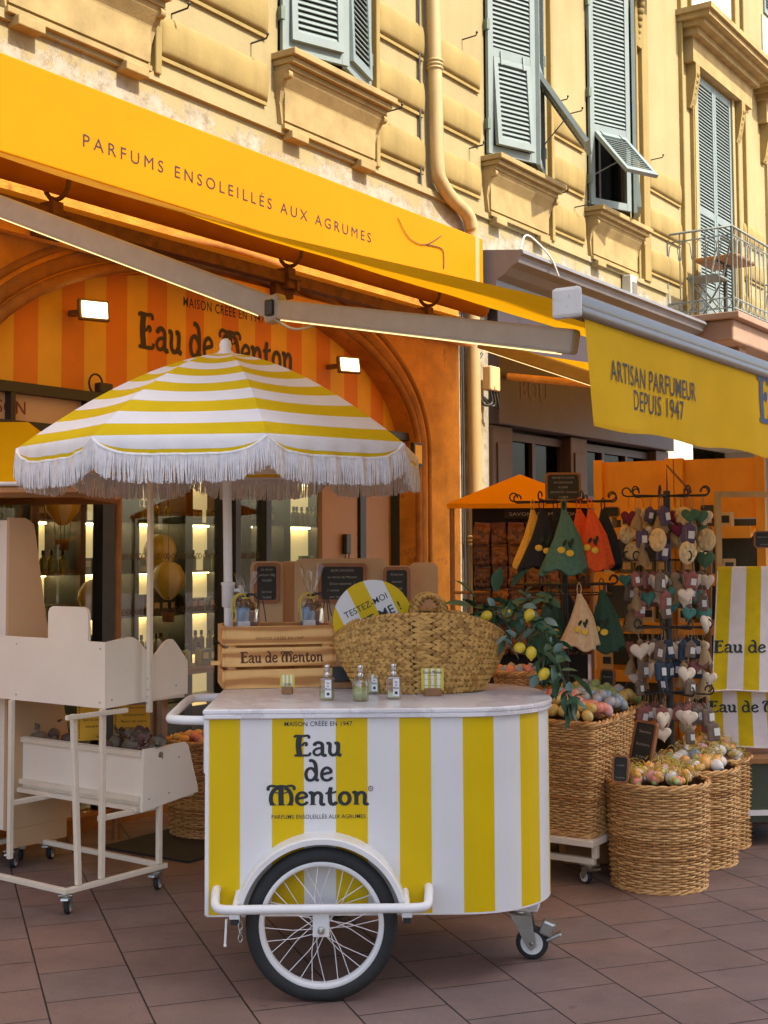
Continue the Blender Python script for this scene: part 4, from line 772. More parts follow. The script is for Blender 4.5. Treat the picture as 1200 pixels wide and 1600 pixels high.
zc = at(355, 930, 5.45).z; q = MB(); q.lathe([(.019, -.05), (.026, -.046), (.027, .04), (.03, .045), (.03, .052), (.019, .055)], 16, (x1 * .9, 0, zc)); q.tube([(x1 * .9 + .02, 0, zc + .02), (x1 * .9 + .05, 0, zc + .02)], .008, 8); q.lathe([(0, -.008), (.022, -.008), (.024, 0), (.022, .008), (0, .01)], 14, (x1 * .9 + .055, 0, zc + .02), 0, True, Matrix.Rotation(R(75), 3, 'Y')); q.build('height_collar', M_WP, um)
q = MB(); q.span((x1 - .03, -.05, .5), (x1 + .05, .0, .53)); q.build('clamp', M_STEEL, um)
# ================================================================== THINGS ON THE CART
TOPZ = CZ1 + .001
def pine():
    m = NT('pine_board'); co = m.mapping((1, 5, 6)); wv = m.new('ShaderNodeTexWave', wave_type='RINGS', rings_direction='X'); wv.inputs['Scale'].default_value = 2.4; wv.inputs['Distortion'].default_value = 5; wv.inputs['Detail'].default_value = 3; wv.inputs['Detail Scale'].default_value = 1.2
    m.ln(m.mapping((.5, 2.6, 3.1), (0, 0, 0), (.2, .35, .2)), wv.inputs['Vector']); c = m.ramp(wv.outputs['Fac'], [(.2, S(236, 186, 118)), (.6, S(226, 170, 98)), (.9, S(186, 126, 66))]); c = m.mix(.4, c, m.ramp(m.noise(7, 5), [(.3, (.7, .7, .7)), (.7, (1.2, 1.2, 1.2))]), 'MULTIPLY')
    m.col(c); m.b.inputs['Roughness'].default_value = .6; m.bump(m.noise(90, 4), .25, .002); return m.mat
M_PINE = pine(); M_BURN = pm('burnt_lettering', S(92, 52, 26), .8, .15, 40, 0)
cw, cd_, chh = .43, .28, .245; cp_ = gnd(352, 1077, TOPZ)
cr_ = thing('wooden_crate', 'pine slatted crate with burnt brown lettering standing on the cart', 'crate', (cp_.x, cp_.y, TOPZ), R(11))
bh = .0745; gap = (chh - 3 * bh) / 2
for j in range(3):
    z = j * (bh + gap)
    for nm_, a, c in (('front_slat', (0, 0, z), (cw, .012, z + bh)), ('rear_slat', (0, cd_ - .012, z), (cw, cd_, z + bh)), ('side_slat', (.0005 - .012, .003, z + .001), (0.0, cd_ - .003, z + bh - .001)), ('side_slat', (cw, .003, z + .001), (cw + .012, cd_ - .003, z + bh - .001))):
        q = MB(); q.span(a, c, 0, .002); o = q.build(nm_, M_PINE, cr_)
        if nm_ == 'front_slat':
            q = MB()
            for x in (.02, cw - .02):
                for zz in (z + .018, z + bh - .018): q.lathe([(0, -.001), (.003, -.001), (.003, .001)], 8, (x, -.0005, zz), 0, False, Matrix.Rotation(R(90), 3, 'X'))
            q.build('nail', M_IRON, cr_)
q = MB()
for x in (.012, cw - .042):
    for y in (.013, cd_ - .043): q.span((x, y, .002), (x + .03, y + .03, chh - .004))
q.build('corner_post', M_PINE, cr_); q = MB(); q.span((.002, .013, .002), (cw - .002, cd_ - .013, .012)); q.build('bottom_board', M_PINE, cr_)
q = MB(); art(q, 'Eau de Menton', .043, TR(cw / 2 + .01, 0, bh + gap + .016), 0, .33, .0005); text(q, 'MAISON CRÉÉE EN 1947', .0165, TR(cw / 2, 0, 2 * (bh + gap) + .02), 0, .19, 1.1, 0, depth=.0006); q.build('lettering', M_BURN, cr_)
q = MB(); q.span((-.05, .1, bh + .012), (-.0125, .118, bh + .028)); q.build('handle_batten', M_PINE, cr_)
# cellophane gift bags in the crate
M_CEL = glassmat('cellophane', (.95, .95, .95), .08, .12); M_RBY = pm('yellow_ribbon', (.62, .48, .06), .5, .1, 20, 0); M_RBK = pm('black_ribbon', (.02, .02, .02), .5, .1, 20, 0); M_GC = [pm('soap_brown', S(104, 74, 56), .6, .3, 20), pm('white_label', S(215, 212, 210), .6, .04, 20, 0), pm('photo_print', S(120, 84, 72), .5, .6, 40, 0), pm('blue_print', S(110, 130, 160), .5, .3, 20, 0)]
def giftbag(name, label, loc, rz, h=.15, wd=.09, tall=.24):
    g = thing(name, label, 'gift bag', loc, rz); random.seed(int(loc[0] * 1000)); q = MB()
    q.box((-.012, 0, .055), (.055, .045, .105), 1, .003); q.box((.022, -.01, .045), (.03, .03, .085), 2, .003); q.box((-.01, -.024, .03), (.05, .006, .045), 3); [q.ball((random.uniform(-.03, .03), random.uniform(-.02, .02), .1 + random.uniform(0, .03)), .016, 7, 0) for _ in range(5)]; q.build('contents', [M_GC[0], M_GC[3], M_GC[2], M_GC[1]], g)
    q = MB(); n = 18; prof = [(.0, wd / 2), (.05, wd / 2 + .006), (.1, wd / 2), (h - .02, wd / 2 - .018), (h, .01), (h + .02, .018), (h + (tall - h) * .6, .034), (tall, .046)]
    vs = []
    for z, r_ in prof:
        for i in range(n): a = 2 * math.pi * i / n; rr = r_ * (1 + .22 * math.sin(5 * a + z * 30) * (1 if z > .1 else .25)); vs.append((rr * math.cos(a), rr * .72 * math.sin(a), z + (.02 * math.sin(3 * a) if z > h + .03 else 0)))
    q.add(vs, [(j * n + i, j * n + (i + 1) % n, (j + 1) * n + (i + 1) % n, (j + 1) * n + i) for j in range(len(prof) - 1) for i in range(n)]); q.build('wrapper', M_CEL, g)
    for mm, nm_, s_ in ((M_RBK, 'black_ribbon', 1), (M_RBY, 'yellow_ribbon', -1)):
        q = MB(); q.tube([(.013 * math.cos(a), .012 * math.sin(a), h + .004 * s_) for a in [i * .628 for i in range(10)]], .004, 5, closed=True)
        for k in range(3): e = random.uniform(-1, 1); q.tube(smooth2([(0, -.013, h), (.03 * s_ + .02 * e, -.03, h + .015), (.055 * s_ + .01 * e, -.035, h - .01), (.06 * s_ + .02 * e, -.04, h - .06 - .02 * k)], 4), .0022, 4)
        q.build(nm_, mm, g)
    return g
z_ = TOPZ + .014
for px, nm_, lb, ta in ((384, 'gift_bag', 'shorter cellophane gift bag tied with ribbons at the left of the crate', .235), (486, 'gift_bag', 'taller cellophane gift bag tied with ribbons at the right of the crate', .27)):
    p = at(px, 1000, cp_.y + .14 + (.06 if px > 400 else 0)); giftbag(nm_, lb, (p.x, p.y, z_ + .193), R(11), .15, .1, ta)
for px in (384, 486):
    p = at(px, 1000, cp_.y + .14 + (.06 if px > 400 else 0)); q = MB(); q.box((0, 0, .096), (.13, .11, .192), 0, .002); tag(q.build('gift_box', M_PINE, None, (p.x, p.y, z_), R(11)), 'plain box inside the crate carrying the %s gift bag' % ('left' if px < 400 else 'right'), 'box')
# perfume testers
M_BG = glassmat('bottle_glass', (.93, .95, .92), .3); M_LIQ = pm('pale_green_perfume', S(172, 178, 110), .15, .05, 10, 0); M_LAB = pm('white_bottle_label', S(222, 222, 224), .5, .03, 10, 0); M_CHR = pm('chrome_cap', S(205, 200, 195), .2, .05, 10, 0, metal=.9)
def tester(label, px, py, fill, rz, rnd=False, lab=True):
    p = gnd(px, py, TOPZ); t = thing('perfume_bottle', label, 'perfume bottle', (p.x, p.y, TOPZ), rz)
    q = MB()
    if rnd: q.lathe([(0, 0), (.028, 0), (.031, .005), (.031, .068), (.027, .078), (.011, .082), (.011, .09)], 24); q.build('glass_body', M_BG, t); q = MB(); q.lathe([(0, .006), (.026, .006), (.026, .006 + .07 * fill), (0, .006 + .07 * fill)], 20); q.build('perfume', M_LIQ, t)
    else: q.box((0, 0, .041), (.053, .034, .082), 0, .007); q.build('glass_body', M_BG, t); q = MB(); q.box((0, 0, .006 + .036 * fill), (.043, .024, .072 * fill), 0, .003); q.build('perfume', M_LIQ, t)
    if lab:
        q = MB(); y = -.0315 if rnd else -.0175; q.span((-.004, y - .0012, .012), (.019, y, .074)); o = q.build('label', M_LAB, t); q = MB()
        for j, w_ in enumerate(('Eau', 'de', 'Menton')): art(q, w_, .0075, TR(.0075, y - .0012, .06 - .011 * j), 0, .0055 * len(w_) * .62, .0003, 2)
        q.box((.0075, y - .0016, .024), (.01, .0006, .01)); q.build('label_lettering', M_INK, o)
    q = MB(); q.lathe([(.009, .083), (.0115, .084), (.0115, .1), (.008, .101), (.008, .103), (.0105, .104), (.0105, .126), (.009, .129), (0, .129)], 16); q.build('spray_cap', M_CHR, t); return t
tester('square glass perfume tester, leftmost of the four on the counter', 511, 1094, .42, R(-8)); tester('round perfume tester full of pale green liquid on the counter', 563, 1095, .62, R(10), True, False)
tester('perfume tester standing behind the round one on the counter', 584, 1084, .5, R(-14)); tester('square perfume tester nearly empty, rightmost of the four on the counter', 615, 1092, .25, R(6))
M_CARD = [pm('card_yellow', (.62, .50, .08), .6, .03, 10, 0), pm('card_white', S(225, 222, 205), .6, .03, 10, 0)]; M_BLK = pm('oak_block', S(142, 100, 60), .6, .2, 20, .2)
def card(label, px, py, wd, hh, rz, lines):
    p = gnd(px, py, TOPZ); t = thing('price_card', label, 'card', (p.x, p.y, TOPZ), rz); q = MB(); q.box((0, 0, .014), (wd * .78, .028, .028), 0, .002); q.build('wood_block', M_BLK, t)
    q = MB(); n = 7
    for i in range(n): q.span((-wd / 2 + wd * i / n, -.0008, .022), (-wd / 2 + wd * (i + 1) / n, .0008, .022 + hh), i % 2)
    q.span((-wd / 2 - .002, -.0004, .02), (wd / 2 + .002, .0006, .024 + hh), 0); o = q.build('card', M_CARD, t)
    q = MB()
    if lines:
        art(q, 'Eau de Menton', hh * .13, TR(0, -.0008, .022 + hh * .77), 0, wd * .86, .0005, 2); text(q, 'MAISON CRÉÉE EN 1947', hh * .07, TR(0, -.0008, .022 + hh * .66), 0, wd * .4)
        for j, s_ in enumerate(('EAU DE TOILETTE      30 ML      29 €', '50 ML      39 €', '100 ML      49 €', 'PARFUMS ENSOLEILLÉS')): text(q, s_, hh * .06, TR(0, -.0008, .022 + hh * (.48 - .1 * j)), 0, wd * (.8 if j in (0, 3) else .36))
    else: text(q, '10,00€', hh * .26, TR(0, -.0008, .022 + hh * .18), 0, wd * .6)
    q.build('card_lettering', M_INK, o)
card('small striped price card in a wooden block below the crate', 449, 1084, .052, .05, R(-4), False); card('larger striped price card in a wooden block before the straw basket', 676, 1087, .08, .078, R(2), True)
p = gnd(536, 1075, TOPZ); t = thing('tray_sign', 'small black slate in a wooden base behind the perfume testers', 'slate', (p.x, p.y, TOPZ), R(4)); q = MB(); q.box((0, 0, .012), (.09, .04, .024), 0, .002); q.build('wood_block', M_BLK, t); q = MB(); q.box((0, 0, .055), (.085, .006, .06), 0, .002); q.build('slate_plate', M_RBK, t)
# braided straw tote
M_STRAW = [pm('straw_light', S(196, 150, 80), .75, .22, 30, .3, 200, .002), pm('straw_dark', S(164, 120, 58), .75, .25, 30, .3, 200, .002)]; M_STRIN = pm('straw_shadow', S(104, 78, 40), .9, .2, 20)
tp_ = at(657, 1072, 5.12); tote = thing('straw_basket', 'wide braided straw basket with short handles on the cart', 'basket', (tp_.x, tp_.y, TOPZ), R(2))
TA, TB, TH = .332, .165, .30
def tside(th, f):        # f 0 bottom .. 1 rim
    s_ = (.70 + .62 * f - .33 * f * f); c, s2 = math.cos(th), math.sin(th); ex = TA * s_ * (abs(c) ** .8) * (1 if c > 0 else -1) * 1.0; ey = TB * (s_ ** .8) * (abs(s2) ** .9) * (1 if s2 > 0 else -1)
    z = TH * f * (1 - .30 * abs(c) ** 2.6 * f + .0) ; return Vector((ex, ey, z))
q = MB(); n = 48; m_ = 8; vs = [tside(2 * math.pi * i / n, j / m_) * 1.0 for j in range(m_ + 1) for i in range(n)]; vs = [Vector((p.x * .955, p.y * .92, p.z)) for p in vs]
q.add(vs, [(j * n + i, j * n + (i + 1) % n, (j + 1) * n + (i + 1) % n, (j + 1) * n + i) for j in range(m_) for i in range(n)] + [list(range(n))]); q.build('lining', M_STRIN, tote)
q = MB(); random.seed(5); NR, NP = 13, 78
for r_ in range(NR * 2):
    f0, f1 = r_ / (NR * 2), (r_ + 1) / (NR * 2); d = 1 if r_ % 2 else -1
    for i in range(NP):
        th = 2 * math.pi * (i + (.5 if d > 0 else 0) * .0) / NP; dt = 2 * math.pi / NP; sk = dt * 1.25 * d
        jj = random.uniform(-.12, .12) * dt; lift = random.uniform(.003, .0075)
        A_ = tside(th - sk / 2 + jj, max(0, f0 - .006)); B_ = tside(th + sk / 2 + jj, min(1.0, f1 + .006)); Mi = (A_ + B_) / 2
        no = Vector((Mi.x / TA ** 2, Mi.y / TB ** 2, .0)).normalized(); ax = (B_ - A_); wv = ax.cross(no).normalized() * .0060
        A_ += no * .001; B_ += no * .001; Mc = Mi + no * (lift + .003)
        q.add([A_ - wv * .7, A_ + wv * .7, Mc - wv * 1.15, Mc + wv * 1.15, Mc + no * .003, B_ - wv * .7, B_ + wv * .7], [(0, 1, 4), (0, 4, 2), (1, 3, 4), (2, 4, 5), (4, 6, 5), (3, 6, 4)], random.choice((0, 0, 1)), True)
q.build('braid', M_STRAW, tote)
q = MB(); rim = [tside(2 * math.pi * i / 96, 1.0) for i in range(96)]; q.tube(rim, .008, 8, 0, True)
for i in range(96): a, c = rim[i], rim[(i + 1) % 96]; d = (c - a); q.tube([a + Vector((0, 0, -.009)), a + d * .5 + Vector((d.y, -d.x, 0)).normalized() * .009, a + d + Vector((0, 0, .009))], .004, 4, 1)
q.build('rim', M_STRAW, tote)
for y in (-1, 1):
    hx = at(671, 960, 5.0).x - tp_.x; q = MB(); pts = smooth2([(hx - .062, y * .115, TH - .05), (hx - .058, y * .11, TH + .0), (hx - .04, y * .1, TH + .05), (hx, y * .095, TH + .068), (hx + .04, y * .1, TH + .05), (hx + .058, y * .11, TH), (hx + .062, y * .115, TH - .05)], 5); q.tube(pts, .012, 8)
    for i in range(len(pts) - 1):
        a, c = Vector(pts[i]), Vector(pts[i + 1])
        for k in range(3): f_ = a + (c - a) * k / 3; ang = k * 2.1 + i; q.tube([f_ + Vector((.011 * math.cos(ang), .011 * math.sin(ang), .004)), f_ + Vector((.017 * math.cos(ang + .8), .017 * math.sin(ang + .8), -.006))], .004, 4, 1)
    q.build('handle', M_STRAW, tote)
    for x in (hx - .062, hx + .062): q = MB(); q.tube([(x, y * .155, TH - .03), (x + .005, y * .168, TH - .1), (x, y * .168, TH - .17)], .0025, 5); q.build('stitch', M_STRAW[1], tote)
# round tester sign in the basket
sp_ = at(583, 969, 5.24); sgn = thing('round_sign', 'round striped sign inviting passers by to test, tilted behind the straw basket', 'sign', sp_, R(4))
q = MB(); Rr = .16; n = 64; rotm = Matrix.Rotation(R(-26), 4, 'Y')
bd = [-.16, -.105, -.028, .045, .16]; bd = [-.16, -.112, -.04, .032, .104, .16]
q.M = rotm
for i in range(len(bd) - 1):
    xs = [bd[i] + (bd[i + 1] - bd[i]) * k / 8 for k in range(9)]; hz = lambda x: math.sqrt(max(0, Rr * Rr - x * x)); poly = [(x, -hz(x)) for x in xs] + [(x, hz(x)) for x in xs[::-1]]
    if i == 0: poly = poly[1:-1]
    if i == len(bd) - 2: poly = [p for j, p in enumerate(poly) if j != 9]
    q.prism(poly, -.004, .004, 0 if i % 2 == 0 else 1)
q.build('disc', [M_CY, M_CW], sgn)
q = MB(); text(q, 'TESTEZ-MOI', .036, rotm @ TR(.0, -.004, .053), 0, .185, 1.04, .004); text(q, 'TEST ME !', .05, rotm @ TR(.012, -.004, -.01), 0, .225, 1.04, .01); q.build('lettering', M_INK, sgn)
q = MB(); q.tube([(0, .008, 0), (0, .01, -.22)], .006, 6); q.build('stick', M_BLK, sgn)
# lemon garland
M_LEAF = [pm('lemon_leaf_dark', S(50, 80, 52), .45, .25, 14, .15), pm('lemon_leaf_mid', S(62, 92, 66), .45, .25, 14, .15), pm('lemon_leaf_grey', S(110, 132, 122), .5, .2, 14, .15)]; M_LEMON = pm('lemon_skin', (.62, .44, .025), .4, .1, 20, .25, 120, .002); M_TWIG = pm('green_twig', S(70, 84, 50), .7, .2, 20)
def leaf(q, p, d, L_, wd, mat, roll=0.0, curl=.25):
    d = Vector(d).normalized(); x = d.cross(Vector((0, 0, 1)))
    if x.length < .1: x = Vector((1, 0, 0))
    x.normalize(); y = x.cross(d); x, y = x * math.cos(roll) + y * math.sin(roll), -x * math.sin(roll) + y * math.cos(roll); vs = []; n = 5
    for i in range(n + 1):
        f_ = i / n; h = wd / 2 * math.sin(math.pi * min(1, f_ * .96 + .03)) ** .75; c = p + d * L_ * f_ - y * curl * L_ * f_ * f_
        vs += [c - x * h + y * h * .35, c, c + x * h + y * h * .35]
    q.add(vs, [(3 * i + j, 3 * i + j + 1, 3 * i + j + 4, 3 * i + j + 3) for i in range(n) for j in (0, 1)], mat, True)
gl_ = thing('lemon_garland', 'artificial lemon branch with dark leaves draped over the end of the cart', 'garland', at(820, 1000, 5.1)); GO = Vector(gl_.location)
br = [smooth2([tuple(at(*p) - GO) for p in b_], 5) for b_ in ([(738, 966, 5.15), (752, 957, 5.12), (800, 950, 5.1), (840, 970, 5.05), (862, 1010, 5.0), (880, 1060, 4.97), (893, 1100, 4.96)], [(765, 957, 5.12), (785, 985, 5.08), (800, 1012, 5.02)], [(800, 950, 5.1), (830, 935, 5.15), (860, 930, 5.2)], [(840, 970, 5.05), (850, 1020, 5.08), (845, 1060, 5.0)])]
q = MB(); [q.tube(b_, .004, 6) for b_ in br]; q.build('branch', M_TWIG, gl_)
q = MB(); random.seed(11); cam0 = Vector((0, 0, EYE))
for b_ in br:
    for i, p in enumerate(b_):
        for k in range(3 if i % 2 else 2):
            d = Vector((random.gauss(0, 1), random.gauss(-.35, .7), random.gauss(-.25, .8))); pos = Vector(p) + Vector((random.gauss(0, .015), random.gauss(0, .025), random.gauss(0, .015)))
            leaf(q, pos, d, random.uniform(.048, .08), random.uniform(.025, .038), random.choice((0, 0, 0, 1, 1, 2)), random.uniform(-1, 1), random.uniform(-.1, .5))
for px, py, dx, dz in ((890, 1085, .2, -1), (897, 1060, .7, -.5), (870, 1085, -.6, -.6), (885, 1100, .1, -1), (735, 950, -1, .4), (742, 935, -.6, .9), (775, 925, .1, 1), (800, 918, .5, .8)): leaf(q, at(px, py, 5.0) - GO, (dx, -.15, dz), .1, .05, random.choice((0, 1)), random.uniform(-.6, .6))
q.build('leaves', M_LEAF, gl_)
for px, py, Y, rx in ((760, 963, 5.08, .5), (792, 956, 5.12, 1.2), (827, 961, 5.06, .2), (830, 1020, 4.98, .0), (812, 1012, 5.0, .9), (850, 1053, 4.97, .3)):
    q = MB(); q.ball((0, 0, 0), .0205, 14, 0, (1, 1, 1.2)); q.ball((0, 0, -.0245), .006, 6); o = q.build('lemon', M_LEMON, gl_); o.location = at(px, py, Y - .03) - GO; o.rotation_euler = (rx, rx * 1.7, 0)
# ================================================================== LEFT: ROLLING DISPLAY STANDS
M_LST = pm('cream_painted_board', S(238, 228, 212), .5, .05, 3, .08, 60, .002, dirt=(S(186, 166, 142), 11, .68)); M_LFR = pm('cream_steel_tube', S(226, 214, 194), .4, .06, 10, .05, dirt=(S(150, 130, 110), 30, .7))
LROT = R(53)
def small_caster(parent, x, y, rz):
    c = thing('caster', '', ''); del c['label'], c['category']; c.parent = parent; c.location = (x, y, 0); c.rotation_euler = (0, 0, rz)
    q = MB(); q.box((0, 0, .088), (.07, .06, .006), 0, .002); q.lathe([(.02, .075), (.024, .08), (.02, .086)], 14)
    for yy in (-.018, .018): q.prism([(-.012, .078), (.03, .078), (.04, .03), (.025, .022), (.015, .03)], yy - .0015, yy + .0015)
    q.box((.0, 0, .075), (.05, .038, .005)); q.box((-.03, 0, .07), (.05, .03, .008), 0, 0, Matrix.Rotation(R(15), 3, 'Y')); q.build('fork', M_STEEL, c)
    rx = Matrix.Rotation(R(90), 3, 'X'); q = MB(); q.lathe([(.024, -.011), (.031, -.011), (.0335, -.005), (.0335, .005), (.031, .011), (.024, .011)], 22, (.026, 0, .034), 0, True, rx); q.build('tyre', M_RUB, c)
    q = MB(); q.lathe([(0, -.014), (.006, -.014), (.007, -.009), (.019, -.009), (.0245, -.0115), (.0245, .0115), (.019, .009), (0, .012)], 22, (.026, 0, .034), 0, False, rx); q.build('rim', M_CW, c)
ls = thing('display_stand', 'cream rolling display stand with stepped bins at the left of the cart', 'display stand', (-1.322, 5.5, 0), LROT)
FZ = .108; ft = .0115
def bar(a, c, w_=ft, name='frame_tube', par=ls, mat=None):
    a, c = Vector(a), Vector(c); d = (c - a).normalized(); x = d.cross(Vector((0, 0, 1)))
    if x.length < .1: x = Vector((1, 0, 0))
    x.normalize(); y = x.cross(d); q = MB(); q.M = Matrix(((x.x, d.x, y.x, a.x), (x.y, d.y, y.y, a.y), (x.z, d.z, y.z, a.z), (0, 0, 0, 1))); q.box((0, (c - a).length / 2, 0), (2 * w_, (c - a).length, 2 * w_), 0, .003); return q.build(name, mat or M_LFR, par)
BX, BY = .55, 1.0
bar((-.014, 0, FZ), (BX + .014, 0, FZ)); bar((-.014, BY, FZ), (BX + .014, BY, FZ)); bar((0, .014, FZ), (0, BY - .014, FZ)); bar((BX, .014, FZ), (BX, BY - .014, FZ))
bar((.065, -.001, FZ + .014), (.03, -.001, .83)); bar((.19, 0, FZ + .014), (.19, 0, .835)); bar((.52, 0, FZ + .014), (.52, 0, .4)); bar((.19, .62, FZ + .014), (.19, .62, .835)); bar((.52, .95, FZ + .014), (.52, .95, .4))
bar((.19, .02, .37), (.52, .02, .37)); bar((.19, .62, .37), (.52, .62, .37)); bar((-.03, -.03, .822), (.3, -.03, .822), .01)
for x, y, a in ((.03, .03, 40), (BX - .03, .02, 25), (BX - .03, BY - .03, 60), (.03, BY - .03, 10)): small_caster(ls, x, y, R(a))
q = MB(); q.prism([(0, .835), (1.0, .835), (1.0, 1.122), (.381, 1.122), (.381, 1.235), (.372, 1.256), (.35, 1.266), (.145, 1.266), (.122, 1.256), (.112, 1.235), (.112, 1.118), (0, 1.118)], .2, .215); q.v = [Vector((p.y, p.x, p.z)) for p in q.v]; q.build('front_board', M_LST, ls)
PR = smooth2([(0, 1.118), (.1, 1.13), (.152, 1.128), (.213, 1.08), (.255, 1.047), (.285, 1.05), (.325, 1.09), (.367, 1.11), (.4, 1.095), (.478, 1.004)], 4)
def sideboard(y0):
    q = MB(); q.prism([(.216 + a, z) for a, z in PR] + [(.694, .857), (.216, .835)], y0, y0 + .015); return q
sideboard(.001).build('side_board', M_LST, ls); sideboard(.985).build('side_board', M_LST, ls)
q = MB(); q.span((.216, .017, .84), (.69, .984, .852)); q.build('bin_floor', M_LST, ls); q = MB(); q.span((.68, .017, .853), (.694, .984, 1.0)); q.build('rear_board', M_LST, ls)
q = MB(); q.prism([(.40, .368), (.742, .408), (.74, .43), (.68, .625), (.66, .643), (.41, .638)], -.02, -.006); q.build('side_board', M_LST, ls)
q = MB(); q.prism([(.40, .368), (.742, .408), (.74, .43), (.68, .625), (.66, .643), (.41, .638)], 1.601, 1.615); q.build('side_board', M_LST, ls)
q = MB(); q.span((.412, -.005, .372), (.426, 1.6, .63)); q.build('front_board', M_LST, ls); q = MB(); q.span((.398, -.005, .605), (.411, 1.6, .628)); q.span((.39, -.005, .41), (.411, 1.6, .432)); q.span((.38, -.005, .372), (.411, 1.6, .392)); q.build('ledge_rail', M_LFR, ls)
q = MB(); q.span((.427, -.005, .392), (.73, 1.6, .404)); q.build('bin_floor', M_LST, ls); q = MB(); q.span((.70, -.005, .405), (.712, 1.6, .56)); q.build('rear_board', M_LST, ls)
bar((.425, -.035, .80), (.425, -.035, 1.95), .011, 'upright_post')
for z in (.84, .87, .9, .95): q = MB(); q.ball((.413, -.035, z), .004, 6); q.build('bolt', M_STEEL, ls)
for x, y, z in ((.198, .03, .86), (.198, .03, 1.09), (.198, .6, .86), (.198, .6, 1.09), (.24, -.001, .87), (.62, -.001, .9), (.56, -.021, .43), (.62, -.021, .58), (.44, -.021, .42)): q = MB(); q.ball((x, y, z), .0042, 6); q.build('screw', M_STEEL, ls)
M_ORG = pm('brown_organza', S(120, 88, 80), .7, .3, 14, .3); M_ORG2 = pm('grey_organza', S(128, 114, 98), .7, .3, 14, .3); M_ORG3 = pm('cream_sachet_cloth', S(200, 175, 145), .8, .2, 14, .3); M_ORG4 = pm('taupe_organza', S(110, 90, 82), .7, .3, 14, .3)
def sachet_mesh(m, seed, s_=1.0):
    random.seed(seed); t = thing('sachet', '', 'sachet'); q = MB(); n = 14; prof = [(0, 0), (.03, .004), (.045, .02), (.042, .05), (.02, .068), (.008, .074), (.022, .088), (.036, .105)]
    vs = [(s_ * r_ * (1 + .18 * math.sin(3 * a + z * 60) + random.uniform(-.06, .06)) * math.cos(a), s_ * r_ * .8 * (1 + .1 * math.sin(4 * a)) * math.sin(a), s_ * (z + (.012 * math.sin(2 * a) if z > .08 else 0))) for r_, z in prof for a in [2 * math.pi * i / n for i in range(n)]]
    q.add(vs, [(j * n + i, j * n + (i + 1) % n, (j + 1) * n + (i + 1) % n, (j + 1) * n + i) for j in range(len(prof) - 1) for i in range(n)], 0, True); q.build('pouch', m, t)
    q = MB(); q.tube([(s_ * .011 * math.cos(a), s_ * .011 * math.sin(a), s_ * .074) for a in [i * .785 for i in range(8)]], .003 * s_, 5, closed=True); q.build('ribbon', M_ORG3, t); return t
SP = {}
def sachet(kind, loc, label, group, rx=0, ry=0, rz=0):
    k = kind
    if k not in SP: SP[k] = [sachet_mesh((M_ORG, M_ORG2, M_ORG3, M_ORG4)[k], k + 3), 0]; o = SP[k][0]; o.location = loc; o['label'] = label; o['group'] = group
    else: o = dup(SP[k][0], loc, rz, label, group)
    o.rotation_euler = (rx, ry, rz); return o
LM = Matrix.Translation(ls.location) @ Matrix.Rotation(LROT, 4, 'Z'); random.seed(21)
cn_ = ('brown organza sachet', 'grey organza sachet', 'cream cloth sachet', 'taupe organza sachet')
for i in range(26):
    k = random.choice((0, 0, 1, 3)); p = LM @ Vector((random.uniform(.27, .64), random.uniform(.06, .9), .92 + random.uniform(0, .07))); sachet(k, p, cn_[k] + ' heaped in the upper bin of the cream stand', 'upper bin ' + cn_[k] + 's', random.uniform(-.6, .6), random.uniform(-.6, .6), random.uniform(0, 6))
q = MB(); q.span((.25, .03, .853), (.67, .97, .925)); o = q.build('bin_insert', M_ORG, ls)
for i in range(30):
    k = random.choice((0, 1, 1, 3)); p = LM @ Vector((random.uniform(.47, .66), random.uniform(.02, 1.3), .56 + random.uniform(0, .05))); sachet(k, p, cn_[k] + ' heaped in the lower bin of the cream stand', 'lower bin ' + cn_[k] + 's', random.uniform(-.9, .9), random.uniform(-.6, .6), random.uniform(0, 6))
q = MB(); q.span((.44, .02, .405), (.69, 1.58, .57)); q.build('bin_insert', M_ORG, ls)
for px, py, Y, wd, rz, lb in ((140, 1128, 6.15, .115, 20, 'left of the two orange paper notices behind the lower bin of the cream stand'), (206, 1130, 6.25, .17, 8, 'right and wider of the two orange paper notices behind the lower bin')):
    p = at(px, py, Y); t = thing('paper_notice', lb, 'notice', p, R(rz)); q = MB(); q.box((0, 0, 0), (wd, .004, .17)); q.build('sheet', M_STR1, t); q = MB()
    for k in range(12): q.span((-wd / 2 + wd * (k + .2) / 12, -.004, .07), (-wd / 2 + wd * (k + .75) / 12, -.0026, .074)); q.span((-wd / 2 + .008, -.004, -.075 + .15 * (k + .2) / 12), (-wd / 2 + .012, -.0026, -.075 + .15 * (k + .75) / 12))
    for k, w2 in enumerate((.6, .7, .5)): text(q, ('Sachets parfumés', 'fleurs de coton', 'senteur agrumes')[k], .016, TR(.01, -.002, .035 - .03 * k), 0, wd * w2)
    q.build('print', M_BRTXT, t)
    q = MB(); q.tube([(0, .006, -.08), (0, .006, -.3)], .004, 5); q.build('stick', M_BLK, t)
s2p = at(14, 900, 6.25); s2 = thing('display_stand', 'tall beige display stand with rounded top behind the cream stand at far left', 'display stand', (s2p.x, s2p.y, 0), LROT)
q = MB(); pf = [(0, .2), (0, 1.672)] + smooth2([(.09, 1.672), (.13, 1.65), (.155, 1.59), (.235, 1.12), (.33, .78)], 4) + [(.39, .5), (.39, .2)]
q.prism(pf, 0, .02); q.build('side_board', M_BEIGE, s2); q = MB(); q.prism(pf, .88, .9); q.build('side_board', M_BEIGE, s2)
q = MB(); q.span((.001, .021, .2), (.018, .879, 1.66)); q.build('rear_board', M_LST, s2)
for a, c, z in ((.02, .2, 1.15), (.02, .3, .8), (.02, .37, .45), (.02, .38, .205)): q = MB(); q.span((a, .021, z), (c, .879, z + .015)); q.build('shelf_board', M_BEIGE, s2)
